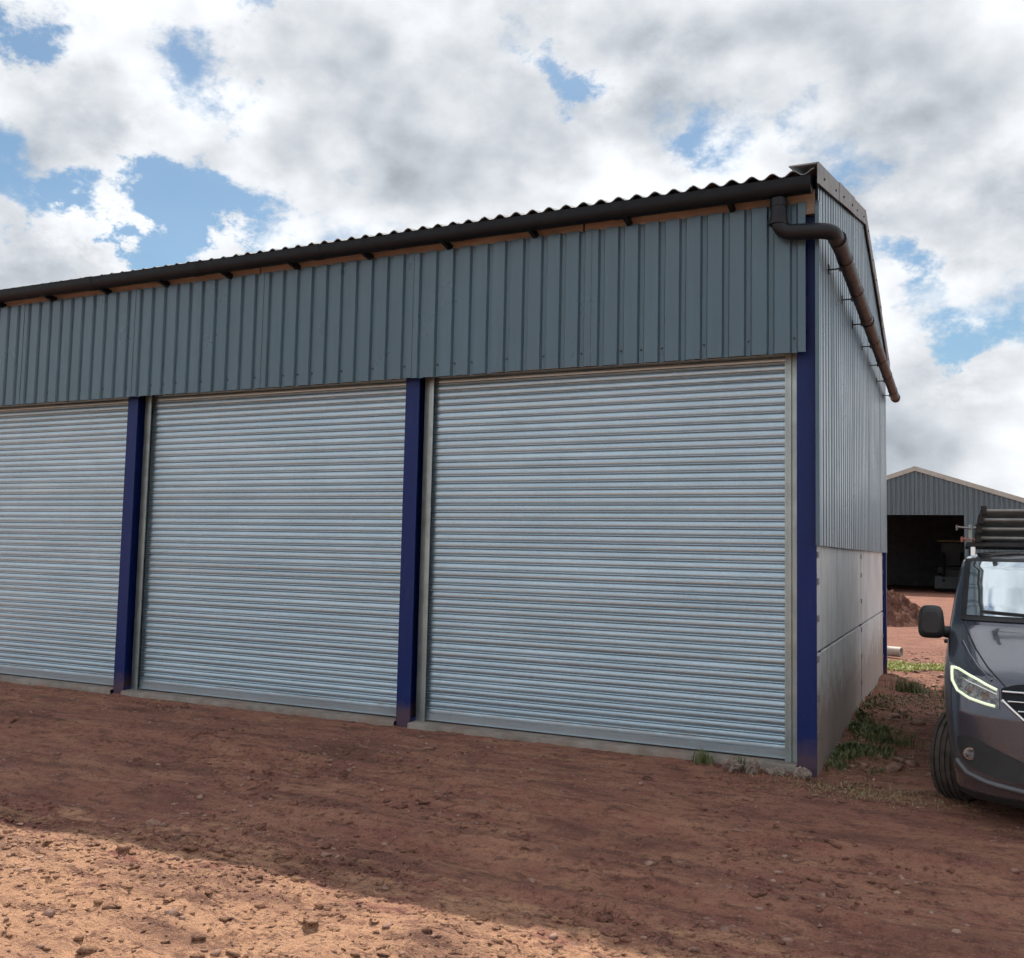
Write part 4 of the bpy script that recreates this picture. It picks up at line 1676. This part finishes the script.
# green patch behind the corner
P = np.stack([r4.uniform(-0.6, 3.4, 16000), r4.uniform(8.3, 10.9, 16000)], -1)
d = fbm(P[:, 0], P[:, 1], 0.9, 3, 71) - 0.9 * np.abs((P[:, 1] - 9.5) / 1.3) ** 2 + 0.40
P = P[d > 0][:9500]
o = blade_object('grass_patch', blades(P, 0.02, 0.07, 0.009, 1, 1.2), 'grass_green')
tag(o, 'bright sunlit grass patch on the bare ground behind the shed corner', 'grass', kind='stuff')
# weeds at the foot of the end wall
yy = np.abs(r4.normal(size=6000)) * 1.7 + 0.1
P = np.stack([0.20 + np.abs(r4.normal(size=6000)) * 0.22, yy], -1)
d = fbm(P[:, 0], P[:, 1], 2.3, 4, 75) - 0.03 + 0.10 * r4.normal(size=len(P))
P = P[d > 0]
o = blade_object('wall_weeds', blades(P, 0.015, 0.08, 0.010, 2, 1.3), 'weed_green')
tag(o, 'low dark weeds growing along the foot of the concrete end wall', 'weeds', kind='stuff')
P = np.stack([r4.uniform(0.3, 2.2, 4200), r4.uniform(3.0, 7.2, 4200)], -1)
d = fbm(P[:, 0], P[:, 1], 2.0, 4, 85) - 0.02
P = P[d > 0]
o = blade_object('track_grass', blades(P, 0.012, 0.045, 0.006, 4, 1.2), 'weed_green')
tag(o, 'thin shaded grass on the track between the end wall and van', 'grass', kind='stuff')
P = np.concatenate([np.stack([r4.normal(size=1500) * 0.42 + 0.55, r4.normal(size=1500) * 0.18 - 0.35], -1), np.stack([0.2 + np.abs(r4.normal(size=1300)) * 0.4, np.abs(r4.normal(size=1300)) * 2.6 + 0.1], -1)])
o = blade_object('dry_grass', blades(P, 0.008, 0.028, 0.004, 9, 1.8), 'grass_dry')
tag(o, 'flattened dried straw like grass at the corner column and along the end wall', 'grass', kind='stuff')


def tuft(x, y, n, h, spread, label, seed, mat='weed_green'):
    r = np.random.default_rng(seed)
    P = np.stack([r.normal(size=n) * spread + x, r.normal(size=n) * spread * .7 + y], -1)
    o = blade_object('grass_tuft', blades(P, h * .4, h, 0.006, seed, 0.7), mat)
    tag(o, label, 'grass tuft', 'small green tufts by the shed')


tuft(-0.78, -0.10, 60, 0.15, 0.045, 'left grass tuft growing at the sill of the right shutter', 51)
tuft(-0.47, -0.10, 45, 0.13, 0.035, 'right grass tuft above the broken stone at the right shutter sill', 52)
tuft(0.62, 6.1, 160, 0.24, 0.12, 'leafy green weed at the shadow edge near the rear post', 53)
tuft(0.60, 1.75, 220, 0.11, 0.14, 'low dark weed midway along the track by the end wall', 54)
